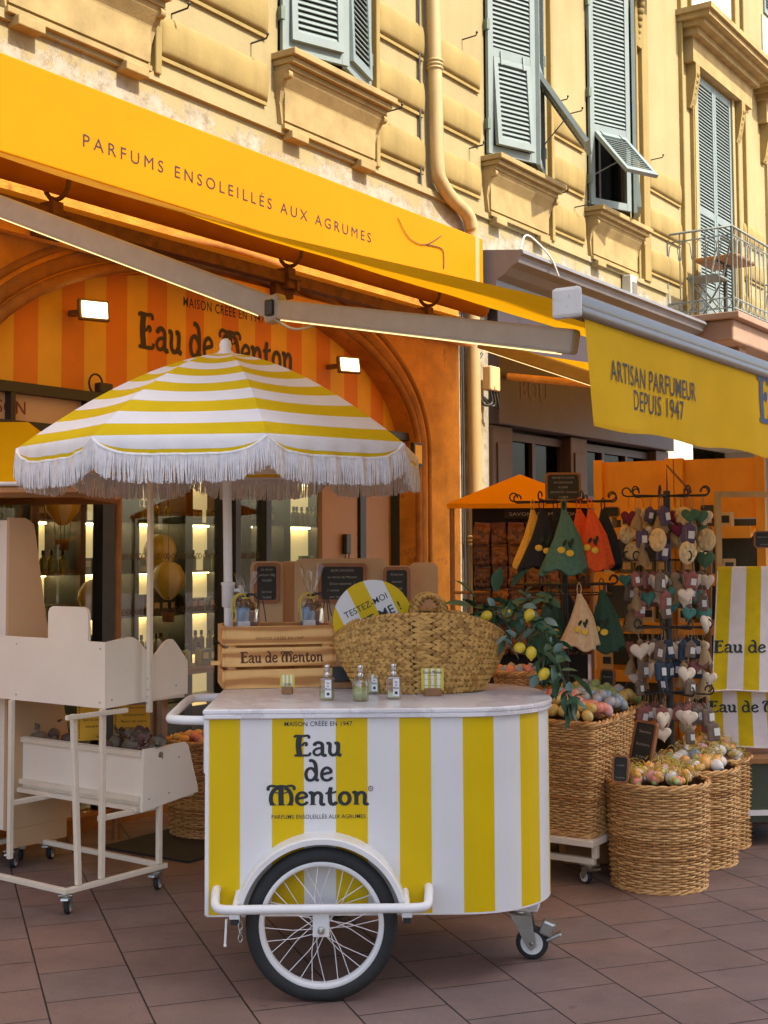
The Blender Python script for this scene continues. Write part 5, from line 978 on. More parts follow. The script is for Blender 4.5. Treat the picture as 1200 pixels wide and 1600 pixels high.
q = MB(); q.span((.37, .021, .21), (.385, .879, .48)); q.build('front_board', M_LST, s2)
q = MB(); q.span((.05, .0, .11), (.36, .02, .199)); q.build('foot', M_BEIGE, s2); q = MB(); q.span((.05, .86, .11), (.36, .88, .199)); q.build('foot', M_BEIGE, s2)
for x, y in ((.3, .06), (.08, .06), (.3, .8)): small_caster(s2, x, y, R(30))
cnp = thing('stall_canopy', 'yellow fabric canopy with white edge on posts, half hidden behind the parasol', 'canopy', (0, 0, 0), 0)
x0, x1, y0, y1, zl, zt = -2.75, -1.42, 6.1, 7.0, 1.835, 2.16; xm, ym = (x0 + x1) / 2, (y0 + y1) / 2
q = MB(); q.add([(x0, y0, zl), (x1, y0, zl), (x1, y1, zl), (x0, y1, zl), (xm - .3, ym, zt), (xm + .3, ym, zt)], [(0, 1, 5, 4), (1, 2, 5), (2, 3, 4, 5), (3, 0, 4)]); q.build('fabric', pm('yellow_canopy_canvas', (.80, .46, .003), .8, .06, 5, .2, 220, .002, transl=.3, tcol=(.8, .45, .004), spec=.1), cnp)
q = MB(); q.tube([(x0, y0, zl - .01), (x1, y0, zl - .01), (x1, y1, zl - .01), (x0, y1, zl - .01)], .012, 6, closed=True); q.build('edge_piping', M_CW, cnp)
q = MB(); q.tube([(x0, y0, zl - .05), (x1, y0, zl - .05), (x1, y1, zl - .05), (x0, y1, zl - .05)], .024, 4, closed=True, smooth=False); q.build('frame_beam', M_TBL, cnp)
for x, y in ((x0, y0), (x1, y1), (x0, y1)): q = MB(); q.tube([(x, y, 0), (x, y, zl - .02)], .02, 6); q.build('post', M_TBL, cnp)
# ---------------------------------------------------------------- chalk boards on beige stands behind the cart
M_SLATE = pm('chalk_slate', (.03, .033, .033), .75, .25, 14, .1); M_CHALK = pm('chalk_writing', S(170, 165, 155), .9, .2, 80, 0); M_CHF = pm('wood_frame', S(150, 100, 66), .6, .15, 16, .15)
def rrect(wd, h, r, n=5):
    o = []
    for cx_, cz_, a0 in ((wd / 2 - r, h / 2 - r, 0), (-wd / 2 + r, h / 2 - r, 90), (-wd / 2 + r, -h / 2 + r, 180), (wd / 2 - r, -h / 2 + r, 270)): o += [(cx_ + r * math.cos(R(a0 + 90 * i / n)), cz_ + r * math.sin(R(a0 + 90 * i / n))) for i in range(n + 1)]
    return o
def chalkboard(label, loc, wd, h, rz, lines, tilt=0, fw=.016, frm=None):
    t = thing('chalkboard', label, 'chalkboard', loc, rz); q = MB(); a, c = rrect(wd, h, .02), rrect(wd - 2 * fw, h - 2 * fw, .012); n = len(a)
    vs = [(x, -.008, z) for x, z in a] + [(x, -.008, z) for x, z in c] + [(x, .008, z) for x, z in a] + [(x, -.003, z) for x, z in c]
    q.add(vs, [(i, (i + 1) % n, n + (i + 1) % n, n + i) for i in range(n)] + [(i, (i + 1) % n, 2 * n + (i + 1) % n, 2 * n + i) for i in range(n)] + [(n + i, n + (i + 1) % n, 3 * n + (i + 1) % n, 3 * n + i) for i in range(n)] + [list(range(2 * n, 3 * n))]); q.build('frame', frm or M_CHF, t)
    q = MB(); q.add([(x, -.0025, z) for x, z in rrect(wd - 2 * fw + .002, h - 2 * fw + .002, .012)], [list(range(24))]); q.build('slate', M_SLATE, t)
    q = MB(); k = len(lines)
    for j, (s_, fr) in enumerate(lines): text(q, s_, h * .085, TR(0, -.0025, h / 2 - fw - (h - 2 * fw) * (j + .75) / k), 0, (wd - 2 * fw) * fr)
    q.build('writing', M_CHALK, t); t.rotation_euler = (tilt, 0, rz); return t
cs3 = thing('display_stand', 'beige display stand with three rounded boards standing behind the cart', 'display stand', (0, 0, 0), 0)
def panel(px0, px1, py, Y, zb, name='rounded_board', th=.02, m=M_BEIGE):
    a, c = at(px0, py, Y), at(px1, py, Y); h = a.z - zb; q = MB(); poly = [(x + (a.x + c.x) / 2, z + zb + h / 2) for x, z in rrect(c.x - a.x, h, .03)]; q.prism(poly, Y, Y + th); q.build(name, m, cs3); return (a.x + c.x) / 2, a.z
panel(391, 442, 877, 6.2, .5); panel(460, 604, 873, 6.18, .5); panel(594, 646, 884, 6.17, .5); panel(432, 480, 877, 6.3, .5, 'rear_board'); panel(640, 684, 879, 6.32, .5, 'rear_board')
q = MB(); a, c = at(391, 1000, 6.2).x, at(684, 1000, 6.2).x; q.span((a, 6.205, .12), (c, 6.6, .9)); q.build('bin', M_BEIGE, cs3)
for x in (a + .04, c - .04):
    for y in (6.24, 6.56): q = MB(); q.tube([(x, y, 0), (x, y, .12)], .018, 8); q.build('foot', M_STEEL, cs3)
for px, py, Y, wd, h, lb, ln in ((417, 911, 6.19, .122, .19, 'small chalkboard on the left beige board behind the crate', (('Le savon', .6), ('parfumé 100g', .85), ('10,00€', .5), (' ', .1), ('les trois', .5), ('25,00€', .5))), (535, 911, 6.165, .228, .185, 'widest chalkboard on the middle beige board behind the crate', (('BON SAVONS', .55), ('au citron de Menton', .7), ('Doux naturels  à', .6), ('l unité      7,00€', .7), ('par lot   12,00€', .6))), (620, 913, 6.155, .128, .165, 'small chalkboard on the right beige board above the round sign', (('Citron', .6), ('sachet', .5), ('12,00€', .5), (' ', .1)))):
    chalkboard(lb, at(px, py, Y), wd, h, 0, ln)
# ---------------------------------------------------------------- wicker
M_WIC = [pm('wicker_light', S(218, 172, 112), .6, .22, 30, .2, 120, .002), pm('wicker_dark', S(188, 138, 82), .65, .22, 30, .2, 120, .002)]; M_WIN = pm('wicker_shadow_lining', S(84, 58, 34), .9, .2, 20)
def plan_round(n, r_): return [(r_ * math.cos(2 * math.pi * i / n), r_ * math.sin(2 * math.pi * i / n), math.cos(2 * math.pi * i / n), math.sin(2 * math.pi * i / n)) for i in range(n)]
def plan_rect(n, a, c, r_):
    L1, L2, Q = a - 2 * r_, c - 2 * r_, math.pi / 2 * r_; per = 2 * (L1 + L2) + 4 * Q; o = []
    for i in range(n):
        s_ = per * i / n; segs = [(L1, 0), (Q, 1), (L2, 2), (Q, 3), (L1, 4), (Q, 5), (L2, 6), (Q, 7)]
        for l_, k in segs:
            if s_ <= l_ + 1e-9: break
            s_ -= l_
        a2, c2 = a / 2, c / 2
        if k == 0: o.append((-a2 + r_ + s_, -c2, 0, -1))
        elif k == 2: o.append((a2, -c2 + r_ + s_, 1, 0))
        elif k == 4: o.append((a2 - r_ - s_, c2, 0, 1))
        elif k == 6: o.append((-a2, c2 - r_ - s_, -1, 0))
        else:
            cx_, cy_, a0 = {1: (a2 - r_, -c2 + r_, -90), 3: (a2 - r_, c2 - r_, 0), 5: (-a2 + r_, c2 - r_, 90), 7: (-a2 + r_, -c2 + r_, 180)}[k]; t_ = R(a0) + s_ / r_; o.append((cx_ + r_ * math.cos(t_), cy_ + r_ * math.sin(t_), math.cos(t_), math.sin(t_)))
    return o
def wicker(name, label, loc, rz, plan, h, sb, st, rows, cat='basket', group=None, bands=(.34, .66)):
    t = thing(name, label, cat, loc, rz, group); n = len(plan); random.seed(len(label)); q = MB(); sp = h / rows; am = .0068
    def P(i, z, off): x, y, nx, ny = plan[i % n]; k = sb + (st - sb) * z / h; k += .012 * math.sin(math.pi * z / h); return (x * k + nx * off, y * k + ny * off, z)
    for k in range(rows):
        z = sp * (k + .5); bd = any(abs(z / h - b_) < .6 / rows for b_ in bands)
        q.tube([P(i, z + random.uniform(-.0009, .0009) + .001 * math.sin(i * .13 + k), (am * (1 if (i // 2 + k) % 2 else -1) if i % 2 == 0 else 0) + (.004 if bd else 0)) for i in range(n)], sp * (.58 if bd else .5), 4, random.choice((0, 0, 0, 1)), closed=True)
    q.build('weave', M_WIC, t)
    q = MB()
    for i in range(0, n, 2): q.tube([P(i, 0, 0), P(i, h * .5, 0), P(i, h, 0)], .0042, 4, 1)
    q.build('stakes', M_WIC, t)
    for nm_, z in (('rim', h), ('foot_border', .006)):
        q = MB(); rr = .011 if nm_ == 'rim' else .009
        for ph in (0, 2.09, 4.19): q.tube([Vector(P(i, z, .0)) + Vector((plan[i][2], plan[i][3], 0)) * rr * .75 * math.cos(i * .9 + ph) + Vector((0, 0, rr * .75 * math.sin(i * .9 + ph))) for i in range(n)], rr * .62, 5, 0 if ph < 3 else 1, closed=True)
        q.build(nm_, M_WIC, t)
    q = MB(); ins = [[Vector(P(i, z, -.012)) for i in range(n)] for z in (.01, h * .5, h - .004)]; q.add([p for r_ in ins for p in r_], [(j * n + i, j * n + (i + 1) % n, (j + 1) * n + (i + 1) % n, (j + 1) * n + i) for j in (0, 1) for i in range(n)] + [list(range(n))]); q.build('lining', M_WIN, t)  # added dark inner skin, keeps light from passing through the weave
    return t
RBK = [((1.232, 6.015), .46), ((1.485, 6.46), .45), ((1.655, 6.84), .44)]
for (p, h), lb in zip(RBK, ('round wicker basket of sweets nearest the camera, on the paving', 'middle of the three round wicker baskets, filled with coloured soap eggs', 'farthest of the three round wicker baskets, with white packets')): wicker('round_basket', lb, (*p, 0), .3, plan_round(64, .218), h, .95, 1.03, 42, group='round wicker baskets on the paving')
TRO = (.93, 5.93); HS = [(.135, .25), (.44, .30), (.745, .36)]; TM = Matrix.Translation((*TRO, 0)) @ Matrix.Rotation(ANG, 4, 'Z')
HZ = .215
for (hx, hy), lb in zip(HS, ('rectangular wicker hamper of yellow and coral soaps beside the cart', 'second rectangular wicker hamper behind the yellow soaps', 'third rectangular wicker hamper with green soaps, farthest along')):
    p = TM @ Vector((hx, hy, HZ)); wicker('wicker_hamper', lb, p, ANG, plan_rect(84, .27, .5, .03), .505, .9, 1.02, 46, group='rectangular wicker hampers on the trolley')
tr = thing('hamper_trolley', 'low cream trolley on casters carrying the rectangular hampers', 'trolley', (*TRO, 0), ANG)
q = MB(); q.span((-.02, .0, .18), (.9, .5, .21), 0, .004); q.build('deck', M_LST, tr)
for x in (.05, .82):
    for y in (.05, .45): small_caster(tr, x, y, R(70))
    bar((x, .02, .105), (x, .48, .105), .014, 'frame_tube', tr); bar((x, .02, .12), (x, .02, .18), .014, 'frame_tube', tr); bar((x, .48, .12), (x, .48, .18), .014, 'frame_tube', tr)
wicker('round_basket', 'wicker basket on the ground behind the left side of the cart', (-.93, 7.15, 0), 0, plan_round(80, .24), .5, .93, 1.02, 44)
q = MB(); q.box((0, 0, .006), (.9, .6, .012), 0, .003); tag(q.build('door_mat', M_RUB, None, (-.95, 6.98, 0), ANG), 'black rubber mat on the paving behind the cart', 'mat')
# soaps and bags
SC = {'yellow': (.72, .52, .16), 'coral': S(234, 150, 132), 'pink': S(236, 180, 176), 'blue': S(150, 172, 198), 'grey blue': S(176, 180, 188), 'green': S(170, 192, 126), 'orange': S(236, 176, 92), 'white': S(236, 230, 224)}
SOAP = {}
def soap(c, loc, label, group, s_=1.0):
    if c not in SOAP:
        q = MB(); q.ball((0, 0, 0), .031, 12, 0, (1, .86, .82)); q.ball((.028, 0, 0), .007, 6); o = q.build('soap', pm(c.replace(' ', '_') + '_soap', SC[c], .35, .14, 40, .2, 150, .002), None, loc); tag(o, label, 'soap', group); SOAP[c] = o
    else: o = SOAP[c].copy(); C.objects.link(o); o.location = loc; o['label'] = label; o['group'] = group
    o.rotation_euler = (random.uniform(0, 6), random.uniform(0, 6), random.uniform(0, 6)); o.scale = (s_,) * 3
random.seed(31)
def mound(nx, ny, x0, x1, y0, y1, z0, pick, where, M):
    q = 0
    for i in range(nx):
        for j in range(ny):
            x = x0 + (x1 - x0) * (i + .5) / nx + random.uniform(-.008, .008); y = y0 + (y1 - y0) * (j + .5) / ny + random.uniform(-.008, .008); fx, fy = (x - x0) / (x1 - x0), (y - y0) / (y1 - y0)
            z = z0 + .028 + .06 * math.sin(math.pi * min(1, max(0, fx))) * math.sin(math.pi * min(1, max(0, fy))) ** .5 + random.uniform(-.006, .012); c = pick(fx, fy); soap(c, M @ Vector((x, y, z)), c + ' lemon-shaped soap ' + where, c + ' soaps ' + where)
hz = HZ + .505
for (hx, hy), pk, wh_ in zip(HS, (lambda a, b: 'yellow' if a < .45 else random.choice(('coral', 'coral', 'pink')), lambda a, b: random.choice(('coral', 'pink', 'grey blue')) if a < .4 else random.choice(('grey blue', 'blue')), lambda a, b: random.choice(('green', 'green', 'yellow', 'grey blue'))), ('in the hamper nearest the cart', 'in the second hamper', 'in the farthest hamper')):
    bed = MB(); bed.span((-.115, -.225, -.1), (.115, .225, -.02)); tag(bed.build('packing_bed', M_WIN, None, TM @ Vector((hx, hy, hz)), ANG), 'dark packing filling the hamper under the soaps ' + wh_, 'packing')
    mound(5, 8, hx - .125, hx + .125, hy - .235, hy + .235, hz + .0, pk, wh_, TM)
M_CELB = glassmat('thin_cellophane', (.97, .97, .97), .03, .2, .16)
def bag_proto(k):
    t = thing('sweet_bag', '', 'sweet bag'); random.seed(k); q = MB(); ks = list(SC)
    for i in range(9): q.ball((random.uniform(-.024, .024), random.uniform(-.024, .024), .012 + random.uniform(0, .036)), .0165, 9, i % 4)
    q.build('sweets', [SOAPM[c] for c in ([['yellow', 'orange', 'green', 'coral'], ['blue', 'white', 'green', 'pink'], ['white', 'white', 'yellow', 'white']][k])], t)
    q = MB(); n = 14; prof = [(.0, .02), (.01, .036), (.035, .036), (.06, .012), (.066, .007), (.08, .02), (.1, .034)]; vs = [(r_ * (1 + .2 * math.sin(5 * a + z * 40)) * math.cos(a), r_ * math.sin(a), z + (.012 * math.sin(3 * a) if z > .07 else 0)) for z, r_ in prof for a in [2 * math.pi * i / n for i in range(n)]]
    q.add(vs, [(j * n + i, j * n + (i + 1) % n, (j + 1) * n + (i + 1) % n, (j + 1) * n + i) for j in range(len(prof) - 1) for i in range(n)]); q.build('cellophane', M_CELB, t)
    q = MB(); [q.tube(smooth2([(0, 0, .066), (.02 * math.cos(a), .02 * math.sin(a), .08), (.045 * math.cos(a + .3), .045 * math.sin(a + .3), .07), (.06 * math.cos(a + .4), .06 * math.sin(a + .4), .045)], 3), .0022, 4) for a in (0, 1.3, 2.5, 3.9, 5.2)]; q.build('ribbon', M_RBY if k != 1 else M_RBK, t); return t
SOAPM = {c: pm(c.replace(' ', '_') + '_soap', SC[c], .35, .14, 40, .2, 150, .002) for c in SC}
BAGS = {}
def bag(k, loc, label, group):
    if k not in BAGS: BAGS[k] = o = bag_proto(k); o.location = loc; o['label'] = label; o['group'] = group
    else: o = dup(BAGS[k], loc, 0, label, group)
    o.rotation_euler = (random.uniform(-1, .4), random.uniform(-.9, .9), random.uniform(0, 6))
random.seed(77)
for bi, ((p, h), wh_) in enumerate(zip(RBK, ('the nearest round basket', 'the middle round basket', 'the farthest round basket'))):
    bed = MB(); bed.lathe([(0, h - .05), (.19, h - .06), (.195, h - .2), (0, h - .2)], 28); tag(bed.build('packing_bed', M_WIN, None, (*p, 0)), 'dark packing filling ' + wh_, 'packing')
    for i in range(26):
        a, r_ = i * 2.4, .17 * math.sqrt((i + .5) / 26); x, y = p[0] + r_ * math.cos(a), p[1] + r_ * math.sin(a); z = h - .015 + .05 * (1 - r_ / .2) * (1.6 if bi == 2 else 1)
        if (bi == 1 and i % 3 != 2) or (bi != 1 and i % 3 == 1): c = ('blue', 'pink', 'orange', 'white', 'green')[(i * 3 + i // 4) % 5] if bi == 1 else ('yellow', 'orange', 'white', 'pink')[i % 4]; soap(c, (x, y, z + .02), c + ' soap egg in ' + wh_, c + ' soap eggs in ' + wh_, 1.15)
        else: k = (0, 1, 0)[i % 3] if bi == 0 else (0 if bi == 1 else (2, 2, 0)[i % 3]); bag(k, (x, y, z), ('cellophane bag of yellow and green sweets in ', 'cellophane bag with black ribbon in ', 'cellophane bag of white sweets in ')[k] + wh_, ('yellow ', 'black ribbon ', 'white ')[k] + 'bags in ' + wh_)
for i in range(18):
    a, r_ = i * 2.4, .2 * math.sqrt((i + .5) / 18); soap(('orange', 'coral', 'yellow')[i % 3], (-.93 + r_ * math.cos(a), 7.15 + r_ * math.sin(a), .5 + .03 * (1 - r_ / .2)), ('orange', 'coral', 'yellow')[i % 3] + ' soap in the basket behind the cart', ('orange', 'coral', 'yellow')[i % 3] + ' soaps behind the cart')
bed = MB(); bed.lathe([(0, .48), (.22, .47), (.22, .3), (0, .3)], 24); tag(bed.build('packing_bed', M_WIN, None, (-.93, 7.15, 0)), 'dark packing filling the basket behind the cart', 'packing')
p1 = at(970, 1202, 5.86); chalkboard('small upright chalkboard leaning in the nearest round basket', p1, .075, .12, R(-28), (('3,50€', .6), ('le sachet', .7)), R(-12), .008)
p1 = at(949, 1070, 6.75); chalkboard('small tilted chalkboard between the black rack and the hampers', p1, .085, .16, R(-40), (('Savons', .7), ('4,00€', .7), ('pièce', .5)), R(-6), .008)
chalkboard('chalkboard seen nearly edge on between the hampers and the round baskets', at(1006, 1160, 6.15), .16, .2, R(-62), (('Savons', .6), ('Bonbons', .7), ('5,50€', .5)), R(-14), .012)
q = MB(); q.tube([(p1.x, p1.y + .02, p1.z - .06), (p1.x, p1.y + .02, .2)], .008, 6); tag(q.build('stake', M_BLK, None), 'thin wooden stake carrying the tilted chalkboard by the rack', 'stake')
# ---------------------------------------------------------------- racks on the right
M_CONE = {'navy': pm('navy_terry', S(34, 38, 48), .95, .2, 60, .5, 220, .004), 'green': pm('teal_green_terry', S(84, 124, 108), .95, .15, 60, .5, 220, .004), 'orange': pm('orange_terry', S(232, 92, 40), .95, .15, 60, .5, 220, .004), 'yellow': pm('yellow_terry', S(226, 178, 70), .95, .15, 60, .5, 220, .004), 'ecru': pm('ecru_terry', S(220, 190, 150), .95, .15, 60, .5, 220, .004), 'forest': pm('forest_terry', S(48, 78, 62), .95, .15, 60, .5, 220, .004)}
M_EMB = [pm('lemon_embroidery', (.72, .5, .06), .8, .1, 60, .3), pm('leaf_embroidery', S(40, 54, 40), .8, .1, 60, .3)]; CONES = {}
def cone(c, loc, rz, label, s_=1.0):
    if c not in CONES:
        t = thing('round_towel', label, 'towel', loc, rz, None); q = MB(); n = 40; prof = [(.012, 0), (.03, -.05), (.06, -.14), (.092, -.24), (.108, -.29), (.104, -.298), (.09, -.28)]
        vs = [(r_ * (1 + (.10 * math.sin(5 * a + .7) + .07 * math.sin(9 * a)) * min(1, -z / .12)) * math.cos(a) + .012 * math.sin(-z * 14), r_ * .6 * (1 + .13 * math.sin(7 * a + 1) * min(1, -z / .12)) * math.sin(a), z + (.012 * math.cos(3 * a) + .008 * math.cos(7 * a)) * min(1, -z / .2)) for r_, z in prof for a in [2 * math.pi * i / n for i in range(n)]]
        q.add(vs, [(j * n + i, j * n + (i + 1) % n, (j + 1) * n + (i + 1) % n, (j + 1) * n + i) for j in range(len(prof) - 1) for i in range(n)], 0, True); q.build('cloth', M_CONE[c], t)
        q = MB(); q.tube([(.012 * math.cos(a), 0, .025 + .035 * math.sin(a)) for a in [i * .785 for i in range(8)]], .003, 5, closed=True); q.build('loop', M_CONE[c], t)
        q = MB(); rx = Matrix.Rotation(R(-20), 3, 'X')
        for x, z in ((-.022, -.19), (.018, -.205)): q.ball((x, -.057 - .06 * (-z - .19), z), .02, 10, 0, (1, .2, .85), rx)
        for x, z, a in ((-.005, -.155, 30), (.02, -.165, -20), (.03, -.15, 10)): q.ball((x, -.052, z), .018, 8, 1, (.45, .15, 1), Matrix.Rotation(R(a), 3, 'Y'))
        q.build('lemon_motif', M_EMB, t); CONES[c] = t; t.scale = (s_,) * 3; return t
    o = dup(CONES[c], loc, rz, label); o.scale = (s_ * random.uniform(.88, 1.08), s_, s_); o.rotation_euler.y = random.uniform(-.06, .06); return o
r1p = at(882, 870, 6.8); r1 = thing('towel_rack', 'black rotating rack hung with cone-shaped hand towels', 'rack', (r1p.x, r1p.y, 0), 0)
q = MB(); q.tube([(0, 0, .02), (0, 0, 1.78)], .016, 10); q.build('post', M_IRON, r1); q = MB(); q.lathe([(0, 0), (.22, 0), (.22, .015), (.05, .03), (0, .03)], 24); q.build('base', M_IRON, r1)
def hookarm(q, x0, y0, x1, y1, z): d = Vector((x1 - x0, y1 - y0, 0)).normalized(); q.tube([(x0, y0, z), (x1, y1, z)] + [(x1 + d.x * .022 * math.sin(a), y1 + d.y * .022 * math.sin(a), z + .022 - .022 * math.cos(a)) for a in [R(40 * k) for k in range(1, 8)]], .0045, 5)
for z in (1.755, 1.33):
    q = MB()
    for k in range(8): a = 2 * math.pi * k / 8 + .2; hookarm(q, 0, 0, .27 * math.cos(a), .27 * math.sin(a), z)
    q.build('hook_arms', M_IRON, r1)
    if z < 1.5:
        q = MB(); q.tube([(.24 * math.cos(a), .24 * math.sin(a), z) for a in [i * .2618 for i in range(24)]], .004, 5, closed=True); q.tube([(.24 * math.cos(a), .24 * math.sin(a), z - .05) for a in [i * .2618 for i in range(24)]], .004, 5, closed=True); q.build('ring', M_IRON, r1)
def cpos(px, py, Y): return at(px, py, Y)
for c, px, py, Y, rz, lb, s_ in (('navy', 846, 797, 6.58, 0, 'navy cone towel with lemons hanging left on the top tier', 1.0), ('yellow', 832, 797, 6.68, .5, 'yellow cone towel half hidden behind the navy one', .95), ('navy', 868, 796, 6.7, .3, 'navy cone towel close behind the green one on the top tier', .95), ('green', 881, 797, 6.48, 0, 'teal green cone towel with lemons hanging in front on the top tier', 1.04), ('orange', 904, 796, 6.66, -.3, 'orange cone towel right behind the green one', .98), ('orange', 922, 796, 6.56, -.2, 'brighter front orange cone towel with lemon motif on the top tier', 1.0), ('navy', 942, 796, 6.66, -.8, 'dark cone towel at the right end of the top tier', 1.0), ('ecru', 905, 928, 6.48, 0, 'ecru cone towel with lemons hanging on the lower tier', .9), ('forest', 940, 922, 6.55, -.3, 'dark green cone towel in clear wrap on the lower tier', 1.0), ('forest', 858, 925, 6.6, .2, 'dark green cone towel behind the lemon garland', .95), ('navy', 885, 925, 6.95, .0, 'navy cone towel at the back of the lower tier', 1.0)):
    cone(c, cpos(px, py, Y), rz, lb, s_)
chalkboard('chalkboard sign on top of the black towel rack', at(880, 761, 6.76), .185, .15, 0, (('SERVIETTE INVITÉ', .7), ('EN ÉPONGE', .6), ('8,50€', .3), ('SERVIETTE + SAVON', .85), ('14,90€', .3)), R(-4), .012, M_TBL)
M_HW = pm('white_plaster_heart', S(228, 214, 196), .8, .06, 20, .1); M_TAS = pm('beige_organza_tassel', S(176, 150, 114), .8, .25, 30, .4, 90, .003, transl=.3, tcol=S(210, 190, 150)); M_STG = pm('string', S(170, 140, 100), .8, .1, 20, 0)
HP = {}
def hanging(kind, loc, drop, rz, label, group):
    if kind not in HP:
        t = thing('hanging_ornament', label, 'ornament', loc, rz, group); q = MB(); sub, c = kind
        m = {'white': M_HW, 'magenta': pm('magenta_felt', S(116, 34, 62), .9, .2, 30, .3), 'green': pm('green_felt', S(72, 110, 84), .9, .2, 30, .3), 'teal': pm('teal_felt', S(74, 130, 124), .9, .2, 30, .3), 'beige': M_TAS, 'cream': pm('cream_shell', S(225, 200, 150), .7, .12, 30, .4, 60, .004), 'grey': pm('grey_linen', S(116, 100, 88), .9, .2, 30, .3), 'blue': pm('blue_felt', S(50, 66, 84), .9, .2, 30, .3), 'rose': pm('rose_felt', S(150, 96, 92), .9, .2, 30, .3), 'violet': pm('violet_felt', S(96, 78, 104), .9, .2, 30, .3)}[c]
        if sub == 'heart':
            pts = []
            for i in range(32): a = 2 * math.pi * i / 32; pts.append((.0029 * 16 * math.sin(a) ** 3, .0029 * (13 * math.cos(a) - 5 * math.cos(2 * a) - 2 * math.cos(3 * a) - math.cos(4 * a)) - .05))
            n = len(pts); vs = [(x * k, y, z * k - .05 * (1 - k)) for k, y in ((.8, -.012), (1, -.004), (1, .004), (.8, .012)) for x, z in pts]
            q.add(vs, [(j * n + i, j * n + (i + 1) % n, (j + 1) * n + (i + 1) % n, (j + 1) * n + i) for j in range(3) for i in range(n)] + [list(range(n))[::-1], list(range(3 * n, 4 * n))], 0, True); nm = 'heart'
        elif sub == 'tassel':
            n = 22; prof = [(.006, 0), (.02, -.012), (.022, -.03), (.012, -.042), (.028, -.075), (.042, -.13), (.046, -.14)]; vs = [(r_ * (1 + (.18 if z < -.05 else .05) * math.sin(7 * a + z * 9)) * math.cos(a), r_ * .7 * math.sin(a), z + (.01 * math.sin(3 * a) if z < -.1 else 0)) for r_, z in prof for a in [2 * math.pi * i / n for i in range(n)]]
            q.add(vs, [(j * n + i, j * n + (i + 1) % n, (j + 1) * n + (i + 1) % n, (j + 1) * n + i) for j in range(len(prof) - 1) for i in range(n)], 0, True); nm = 'tassel'
        elif sub == 'disc': q.ball((0, 0, -.055), .055, 18, 0, (1, .28, 1)); [q.ball((.035 * math.cos(k), -.013, -.055 + .035 * math.sin(k)), .014, 7, 0, (1, .4, 1)) for k in range(7)]; nm = 'disc'
        else: q.box((0, 0, -.05), (.06, .02, .085), 0, .009); q.ball((0, 0, -.008), .018, 8, 0, (1, .5, .8)); nm = 'pouch'
        q.build(nm, m, t)
        if sub == 'pouch': q = MB(); q.box((.012, -.014, -.05), (.026, .002, .036)); q.build('tag', M_LAB, t)
        q = MB(); q.tube([(0, 0, 0), (0, 0, .06)], .0018, 4); q.build('string', M_STG, t); HP[kind] = t; return t
    o = dup(HP[kind], loc, rz, label, group); k = random.uniform(.78, 1.08); o.scale = (k * random.uniform(.9, 1.1), k, k); o.rotation_euler = (random.uniform(-.12, .12), random.uniform(-.18, .18), rz); return o
r2p = at(1044, 900, 6.62); r2 = thing('ornament_rack', 'tall black spinner rack crowded with hanging hearts and tassels', 'rack', (r2p.x, r2p.y, 0), 0)
q = MB(); q.tube([(0, 0, .02), (0, 0, 1.8)], .018, 10); q.build('post', M_IRON, r2); q = MB(); q.lathe([(0, 0), (.2, 0), (.2, .015), (.05, .03), (0, .03)], 24); q.build('base', M_IRON, r2)
q = MB(); q.tube([(0, -.01, 1.79), (.0, -.01, 1.93), (.12, -.03, 1.79)], .007, 6); q.build('top_bracket', M_CHF, r2)
TZ = [1.775, 1.452, 1.115, .79]; tn = ('top tier', 'second tier', 'third tier', 'lowest tier')
for z in TZ:
    q = MB()
    for k in range(9): a = 2 * math.pi * k / 9 + .15; hookarm(q, 0, 0, .2 * math.cos(a), .2 * math.sin(a), z)
    q.build('hook_arms', M_IRON, r2)
random.seed(9)
kinds = [[('disc', 'cream'), ('disc', 'cream'), ('tassel', 'beige'), ('heart', 'white'), ('heart', 'magenta'), ('heart', 'green'), ('pouch', 'violet')], [('pouch', 'grey'), ('pouch', 'rose'), ('heart', 'white'), ('heart', 'teal'), ('tassel', 'beige'), ('pouch', 'rose')], [('tassel', 'beige'), ('tassel', 'beige'), ('pouch', 'blue'), ('heart', 'white'), ('heart', 'rose'), ('pouch', 'grey')], [('pouch', 'grey'), ('heart', 'white'), ('pouch', 'rose'), ('heart', 'white')]]
for ti, z in enumerate(TZ):
    for k in range(9):
        a = 2 * math.pi * k / 9 + .15
        for r_, rep in ((.19, 3), (.13, 2), (.08, 2)):
            zz = z - .06
            for j in range(rep):
                if ti == 3 and j == 1: continue
                kd = random.choice(kinds[ti]); nm = {'heart': ' heart', 'tassel': ' tassel', 'disc': ' shell disc', 'pouch': ' pouch'}[kd[0]]
                hanging(kd, (r2p.x + r_ * math.cos(a) + random.uniform(-.022, .022), r2p.y + r_ * math.sin(a), zz), 0, random.uniform(-.9, .9), kd[1] + nm + ' hanging from the ' + tn[ti] + ' of the black spinner rack', kd[1] + nm + 's on the ' + tn[ti]); zz -= random.uniform(.06, .11)
            if False: pass
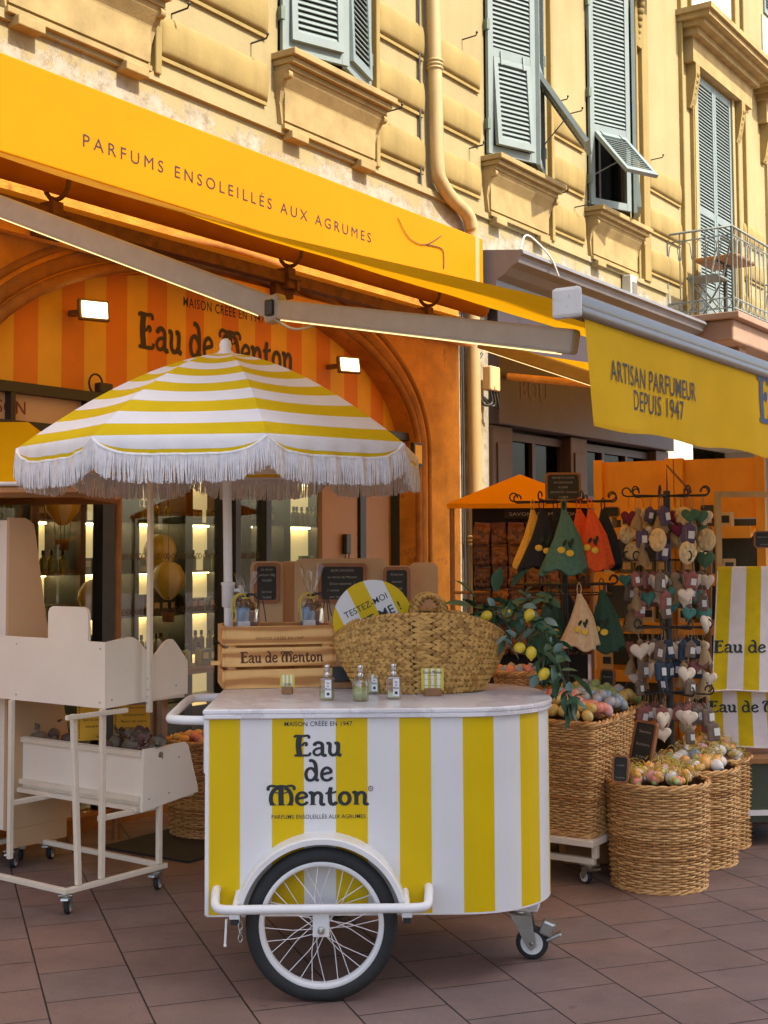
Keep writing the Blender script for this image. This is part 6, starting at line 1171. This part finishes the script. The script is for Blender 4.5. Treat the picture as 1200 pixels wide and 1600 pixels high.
# orange shelving
M_SHW = pm('orange_lit_shelf_wood', (.93, .41, .03), .65, .12, 5, .2, 60, .003, streak=(3, 3, .5)); a_, c_ = at(931, 720, 7.75), at(1196, 714, 7.35); d_ = c_ - a_; srz = math.atan2(d_.y, d_.x); SW = math.hypot(d_.x, d_.y); ST = 2.03  # orange light from the awning is put into the pine's colour
sv = thing('wooden_shelving', 'orange wooden shelving with sloping boards behind the spinner rack', 'shelving', (a_.x, a_.y, 0), srz)
for x in (.0, SW * .43, SW * .485, SW - .05): q = MB(); q.span((x, -.06, 0), (x + .05, 0, ST - .003 * (x > .1)), 0, .003); q.build('post', M_SHW, sv)
for x0_, x1_ in ((.05, SW * .43), (SW * .485 + .05, SW - .05)):
    q = MB(); q.span((x0_, -.012, 1.68), (x1_, .0, ST - .01)); q.build('back_panel', M_SHW, sv); q = MB(); q.span((x0_, .02, 0), (x1_, .03, 1.675)); q.build('dark_back', M_SHELF, sv)
    for z in (1.6, 1.34, 1.07, .8, .5): q = MB(); q.box(((x0_ + x1_) / 2, -.13, z), (x1_ - x0_, .26, .02), 0, .003, Matrix.Rotation(R(12), 3, 'X')); q.build('shelf_board', M_SHW, sv); q = MB(); q.span((x0_, -.268, z - .035), (x1_, -.255, z + .03)); q.build('shelf_lip', M_SHW, sv)
SVM = Matrix.Translation((a_.x, a_.y, 0)) @ Matrix.Rotation(srz, 4, 'Z'); random.seed(17)
for z, zn in ((1.6, 'top'), (1.34, 'second'), (1.07, 'third'), (.8, 'fourth')):
    for k in range(7):
        if random.random() < .25: continue
        x = .1 + (SW - .2) * k / 7 + random.uniform(-.02, .02); kk = random.choice((1, 2, 4)); place(kk, SVM @ Vector((x, -.13, z + .012)), srz + random.uniform(-.3, .3), ('', 'dark tall box', 'grey green box', '', 'ivory box')[kk] + ' on the ' + zn + ' board of the wooden shelving', ('', 'dark boxes', 'grey green boxes', '', 'ivory boxes')[kk] + ' on the ' + zn + ' shelving board')
chalkboard('small dark framed picture on the left of the orange shelving', at(955, 800, 7.35), .1, .06, srz, ((' ', .1),), 0, .006)
# small orange stall parasol with bag display
pr_ = thing('orange_canopy_stall', 'small stall with orange pitched canopy and thin brown posts before the purple shop', 'stall', (0, 0, 0), 0)
Yp = 8.1; L0, L1, LT = at(698, 787, Yp), at(932, 785, Yp), at(812, 741, Yp + .4); z0 = L0.z
q = MB(); q.add([(L0.x, Yp, z0), (L1.x, Yp, z0), (L1.x + .05, Yp + .85, z0), (L0.x + .05, Yp + .85, z0), (LT.x, LT.y, LT.z)], [(0, 1, 4), (1, 2, 4), (2, 3, 4), (3, 0, 4)]); q.add([(L0.x, Yp - .001, z0), (L1.x, Yp - .001, z0), (L1.x, Yp - .001, z0 - .03), (L0.x, Yp - .001, z0 - .03)], [(0, 1, 2, 3)]); q.build('canopy', pm('orange_stall_canvas', (.92, .40, .004), .8, .05, 5, .2, 220, .002, transl=.3, tcol=(.9, .38, .004), spec=.1), pr_)
for x, y in ((L0.x + .03, Yp + .02), (L1.x - .03, Yp + .02), (L0.x + .08, Yp + .83), (L1.x, Yp + .83)): q = MB(); q.tube([(x, y, 0), (x, y, z0)], .014, 6); q.build('post', M_TBL, pr_)
q = MB(); q.tube([(L0.x + .03, Yp + .02, at(720, 926, Yp).z), (at(760, 926, Yp).x, Yp + .02, at(720, 926, Yp).z)], .01, 6); q.build('cross_rail', M_TBL, pr_)
bx0, bx1 = at(742, 800, Yp).x, at(925, 800, Yp).x; q = MB(); q.span((bx0, Yp + .25, .3), (bx1, Yp + .27, z0 - .02)); q.build('back_board', M_DARK, pr_)
q = MB(); q.span((at(790, 790, Yp).x, Yp + .05, z0 - .09), (bx1, Yp + .07, z0 - .032)); q.build('header_board', M_DARK, pr_); q = MB(); text(q, 'SAVONS DE MENTON', .03, TR(at(850, 790, Yp).x, Yp + .05, z0 - .075), 0, .42); q.build('header_lettering', M_CHALK, pr_)
M_PK = [pm('brown_soap_packet', S(126, 82, 50), .45, .35, 14, .3), pm('amber_soap_packet', S(150, 98, 52), .4, .35, 14, .3), pm('dark_soap_packet', S(92, 60, 42), .45, .35, 14, .3)]; PKP = {}; random.seed(41)
rn = ('top', 'second', 'third', 'fourth', 'fifth', 'lowest'); kn = ('brown', 'amber', 'dark')
for r_ in range(6):
    for k in range(7):
        kd = random.randrange(3); x = bx0 + .055 + (bx1 - bx0 - .08) * k / 6; z = z0 - .19 - .137 * r_; loc = (x, Yp + .2 - .015 * r_ + random.uniform(-.008, .008), z)
        if kd not in PKP:
            t = thing('soap_packet', '', 'packet'); q = MB(); q.box((0, 0, 0), (.105, .05, .13), 0, .022); [q.ball((random.uniform(-.035, .035), -.018, random.uniform(-.045, .045)), .024, 8) for _ in range(5)]; q.box((0, .01, .066), (.1, .006, .022), 0, .002); q.build('bag', M_PK[kd], t); q = MB(); q.box((.0, -.026, .0), (.05, .003, .05), 0, .001, Matrix.Rotation(.1, 3, 'Y')); q.build('label', M_PK[(kd + 1) % 3], t); PKP[kd] = t; t.location = loc
        else: t = dup(PKP[kd], loc)
        t['label'] = kn[kd] + ' soap packet hanging in the ' + rn[r_] + ' row under the orange canopy'; t['group'] = kn[kd] + ' packets in the ' + rn[r_] + ' row'; t.rotation_euler = (0, random.uniform(-.08, .08), random.uniform(-.2, .2))
tb2 = thing('display_table', 'low dark wooden table behind the cart carrying small wicker baskets', 'table', (.72, 6.75, 0), R(10))
q = MB(); q.box((0, 0, .78), (.5, .4, .03), 0, .004); q.build('tabletop', M_TBL, tb2)
for x in (-.22, .22):
    for y in (-.17, .17): q = MB(); q.span((x - .02, y - .02, 0), (x + .02, y + .02, .764)); q.build('leg', M_TBL, tb2)
wicker('small_basket', 'small wicker basket on the low table behind the lemon garland', (.66, 6.62, .796), 0, plan_round(56, .11), .1, .85, 1.03, 12, bands=())
wicker('small_basket', 'small wicker basket with green soaps right of the lemon garland', (.98, 6.5, .73), 0, plan_round(48, .085), .07, .85, 1.03, 9, bands=())
q = MB(); q.span((-.12, -.12, 0), (.12, .12, .728), 0, .004); tag(q.build('pedestal', M_TBL, None, (.98, 6.5, 0)), 'square brown pedestal under the small basket of green soaps', 'pedestal')
for i in range(10): a, r_ = i * 2.4, .075 * math.sqrt((i + .5) / 10); soap('green', (.98 + r_ * math.cos(a), 6.5 + r_ * math.sin(a), .80), 'green soap in the small basket right of the garland', 'green soaps right of the garland'); soap(('grey blue', 'coral')[i % 2], (.66 + 1.2 * r_ * math.cos(a), 6.62 + 1.2 * r_ * math.sin(a), .905), ('grey blue', 'coral')[i % 2] + ' soap in the small basket behind the garland', ('grey blue', 'coral')[i % 2] + ' soaps behind the garland')
# towel stand at the right edge
KT = 1.16; TWY = 6.9; tx0 = at(1119, 900, TWY).x; tz0 = at(1119, 889, TWY).z; ts_ = thing('towel_stand', 'pale wooden frame at the right edge hung with striped beach towels', 'towel stand', (tx0, TWY, 0), R(3))
M_PALE = pm('pale_wood', S(200, 170, 120), .6, .12, 8, .1, streak=(3, 3, .5)); zt_ = at(1121, 768, TWY).z; LB = .446
q = MB(); q.span((.0, -.015, LB), (.03, .015, zt_)); q.build('post', M_PALE, ts_); q = MB(); q.span((1.05, -.015, LB), (1.08, .015, zt_)); q.build('post', M_PALE, ts_); q = MB(); q.span((.031, -.014, zt_ - .03), (1.049, .014, zt_)); q.build('top_rail', M_PALE, ts_); q = MB(); q.tube([(-.01, -.04, tz0), (1.09, -.04, tz0)], .012, 8); q.build('hanging_rail', M_PALE, ts_); q = MB(); q.tube([(.03, -.0, tz0 - .62), (1.05, -.0, tz0 - .62)], .01, 8); q.build('lower_rail', M_PALE, ts_)
q = MB(); q.tube([(-.02, .03, tz0 + .22), (-.05, .05, LB)], .016, 6); q.build('brace', M_TBL, ts_)
M_TY = pm('yellow_towelling', (.66, .48, .015), .95, .08, 20, .6, 260, .004, spec=.1); M_TW = pm('white_towelling', S(232, 222, 224), .95, .05, 20, .6, 260, .004, spec=.1)
def towel(name, label, x0, x1, zt, zb, y, flare, by, ztxt, hl, zback):
    t = thing(name, label, 'towel', (tx0, TWY, 0), R(3)); q = MB(); st = .077; n = int(round((x1 - x0) / st)); sub = 4; nx = n * sub; nz = 22
    def tp2(i, j):
        u, v = i / nx, j / nz; x = x0 + (x1 - x0) * u - flare * v * (1 - u); fold = .02 * math.sin(u * 11 + .6) * (.35 + .65 * v) + .008 * math.sin(u * 29) * v
        if v < .08: a = v / .08 * math.pi / 2; return (x, y + .016 - .016 * math.sin(a) + fold * .3, zt + .014 * math.cos(a))
        return (x, y + fold - by * v, zt - (zt - zb) * (v - .08) / .92 + .004 * math.sin(u * 17))
    q.add([tp2(i, j) for j in range(nz + 1) for i in range(nx + 1)], [(j * (nx + 1) + i, j * (nx + 1) + i + 1, (j + 1) * (nx + 1) + i + 1, (j + 1) * (nx + 1) + i) for j in range(nz) for i in range(nx)], [(i // sub) % 2 for j in range(nz) for i in range(nx)], True)
    q.add([(p[0], y + .034 + dy, z) for p in (tp2(0, 0), tp2(nx, 0)) for z, dy in ((zt + .014, -.018), (zt - .02, 0), (zback, .01))], [(0, 1, 4, 3), (1, 2, 5, 4)], 1)
    q.build('cloth', [M_TY, M_TW], t); q = MB(); q.tube([Vector(tp2(i, nz)) + Vector((0, -.002, 0)) for i in range(nx + 1)], .004, 5); q.tube([Vector(tp2(0, j)) for j in range(2, nz + 1)], .0035, 5); q.build('hem', M_TW, t)
    tm = MB(); art(tm, 'Eau de Menton', hl, Matrix.Identity(4), 0, .58, .0)
    for v in tm.v:
        zz = ztxt + v.z; vv = max(.08, min(1, .08 + .92 * (zt - zz) / (zt - zb))); xx = v.x + x0 - flare * vv + .29 + .0; u = min(1, max(0, (xx - x0 + flare * vv) / (x1 - x0))); p = tp2(u * nx, vv * nz); v.x, v.z = p[0], zz; v.y = p[1] - .004 + v.y
    tm.build('lettering', M_INK, t); return t
towel('striped_towel', 'upper yellow and white striped beach towel with dark lettering on the right stand', -.005, 1.07, tz0, at(1105, 1080, TWY - .1).z, -.056, .062, .06, at(1130, 1020, TWY - .1).z, .062, tz0 - .4)
towel('striped_towel', 'lower yellow and white striped beach towel hanging below the first one', -.06, 1.07, at(1105, 1070, TWY).z, at(1105, 1166, TWY).z, -.02, .0, .03, at(1130, 1112, TWY).z, .058, tz0 - .9)
chalkboard('small dark chalkboard hanging at the right edge above the towels', at(1195, 843, 6.8), .115, .09, 0, (('DRAP DE PLAGE', .8), ('29,00€', .5)), 0, .007)
q = MB(); tt = thing('dark_trolley', 'dark brown low trolley with white rail behind the round baskets at right', 'trolley', at(1125, 1200, 6.72), R(3)); tt.location.z = 0
q.span((0, 0, .12), (1.3, .5, .42), 0, .005); q.build('body', M_SHELF, tt); q = MB(); q.span((-.01, -.02, .16), (1.31, -.001, .185)); q.build('rail', M_WP, tt); q = MB(); q.span((-.02, -.03, .421), (1.32, .52, .445)); q.build('top', M_TBL, tt)
for x in (.1, 1.2): q = MB(); q.tube([(x, .1, 0), (x, .1, .12)], .02, 8); q.build('foot', M_IRON, tt)
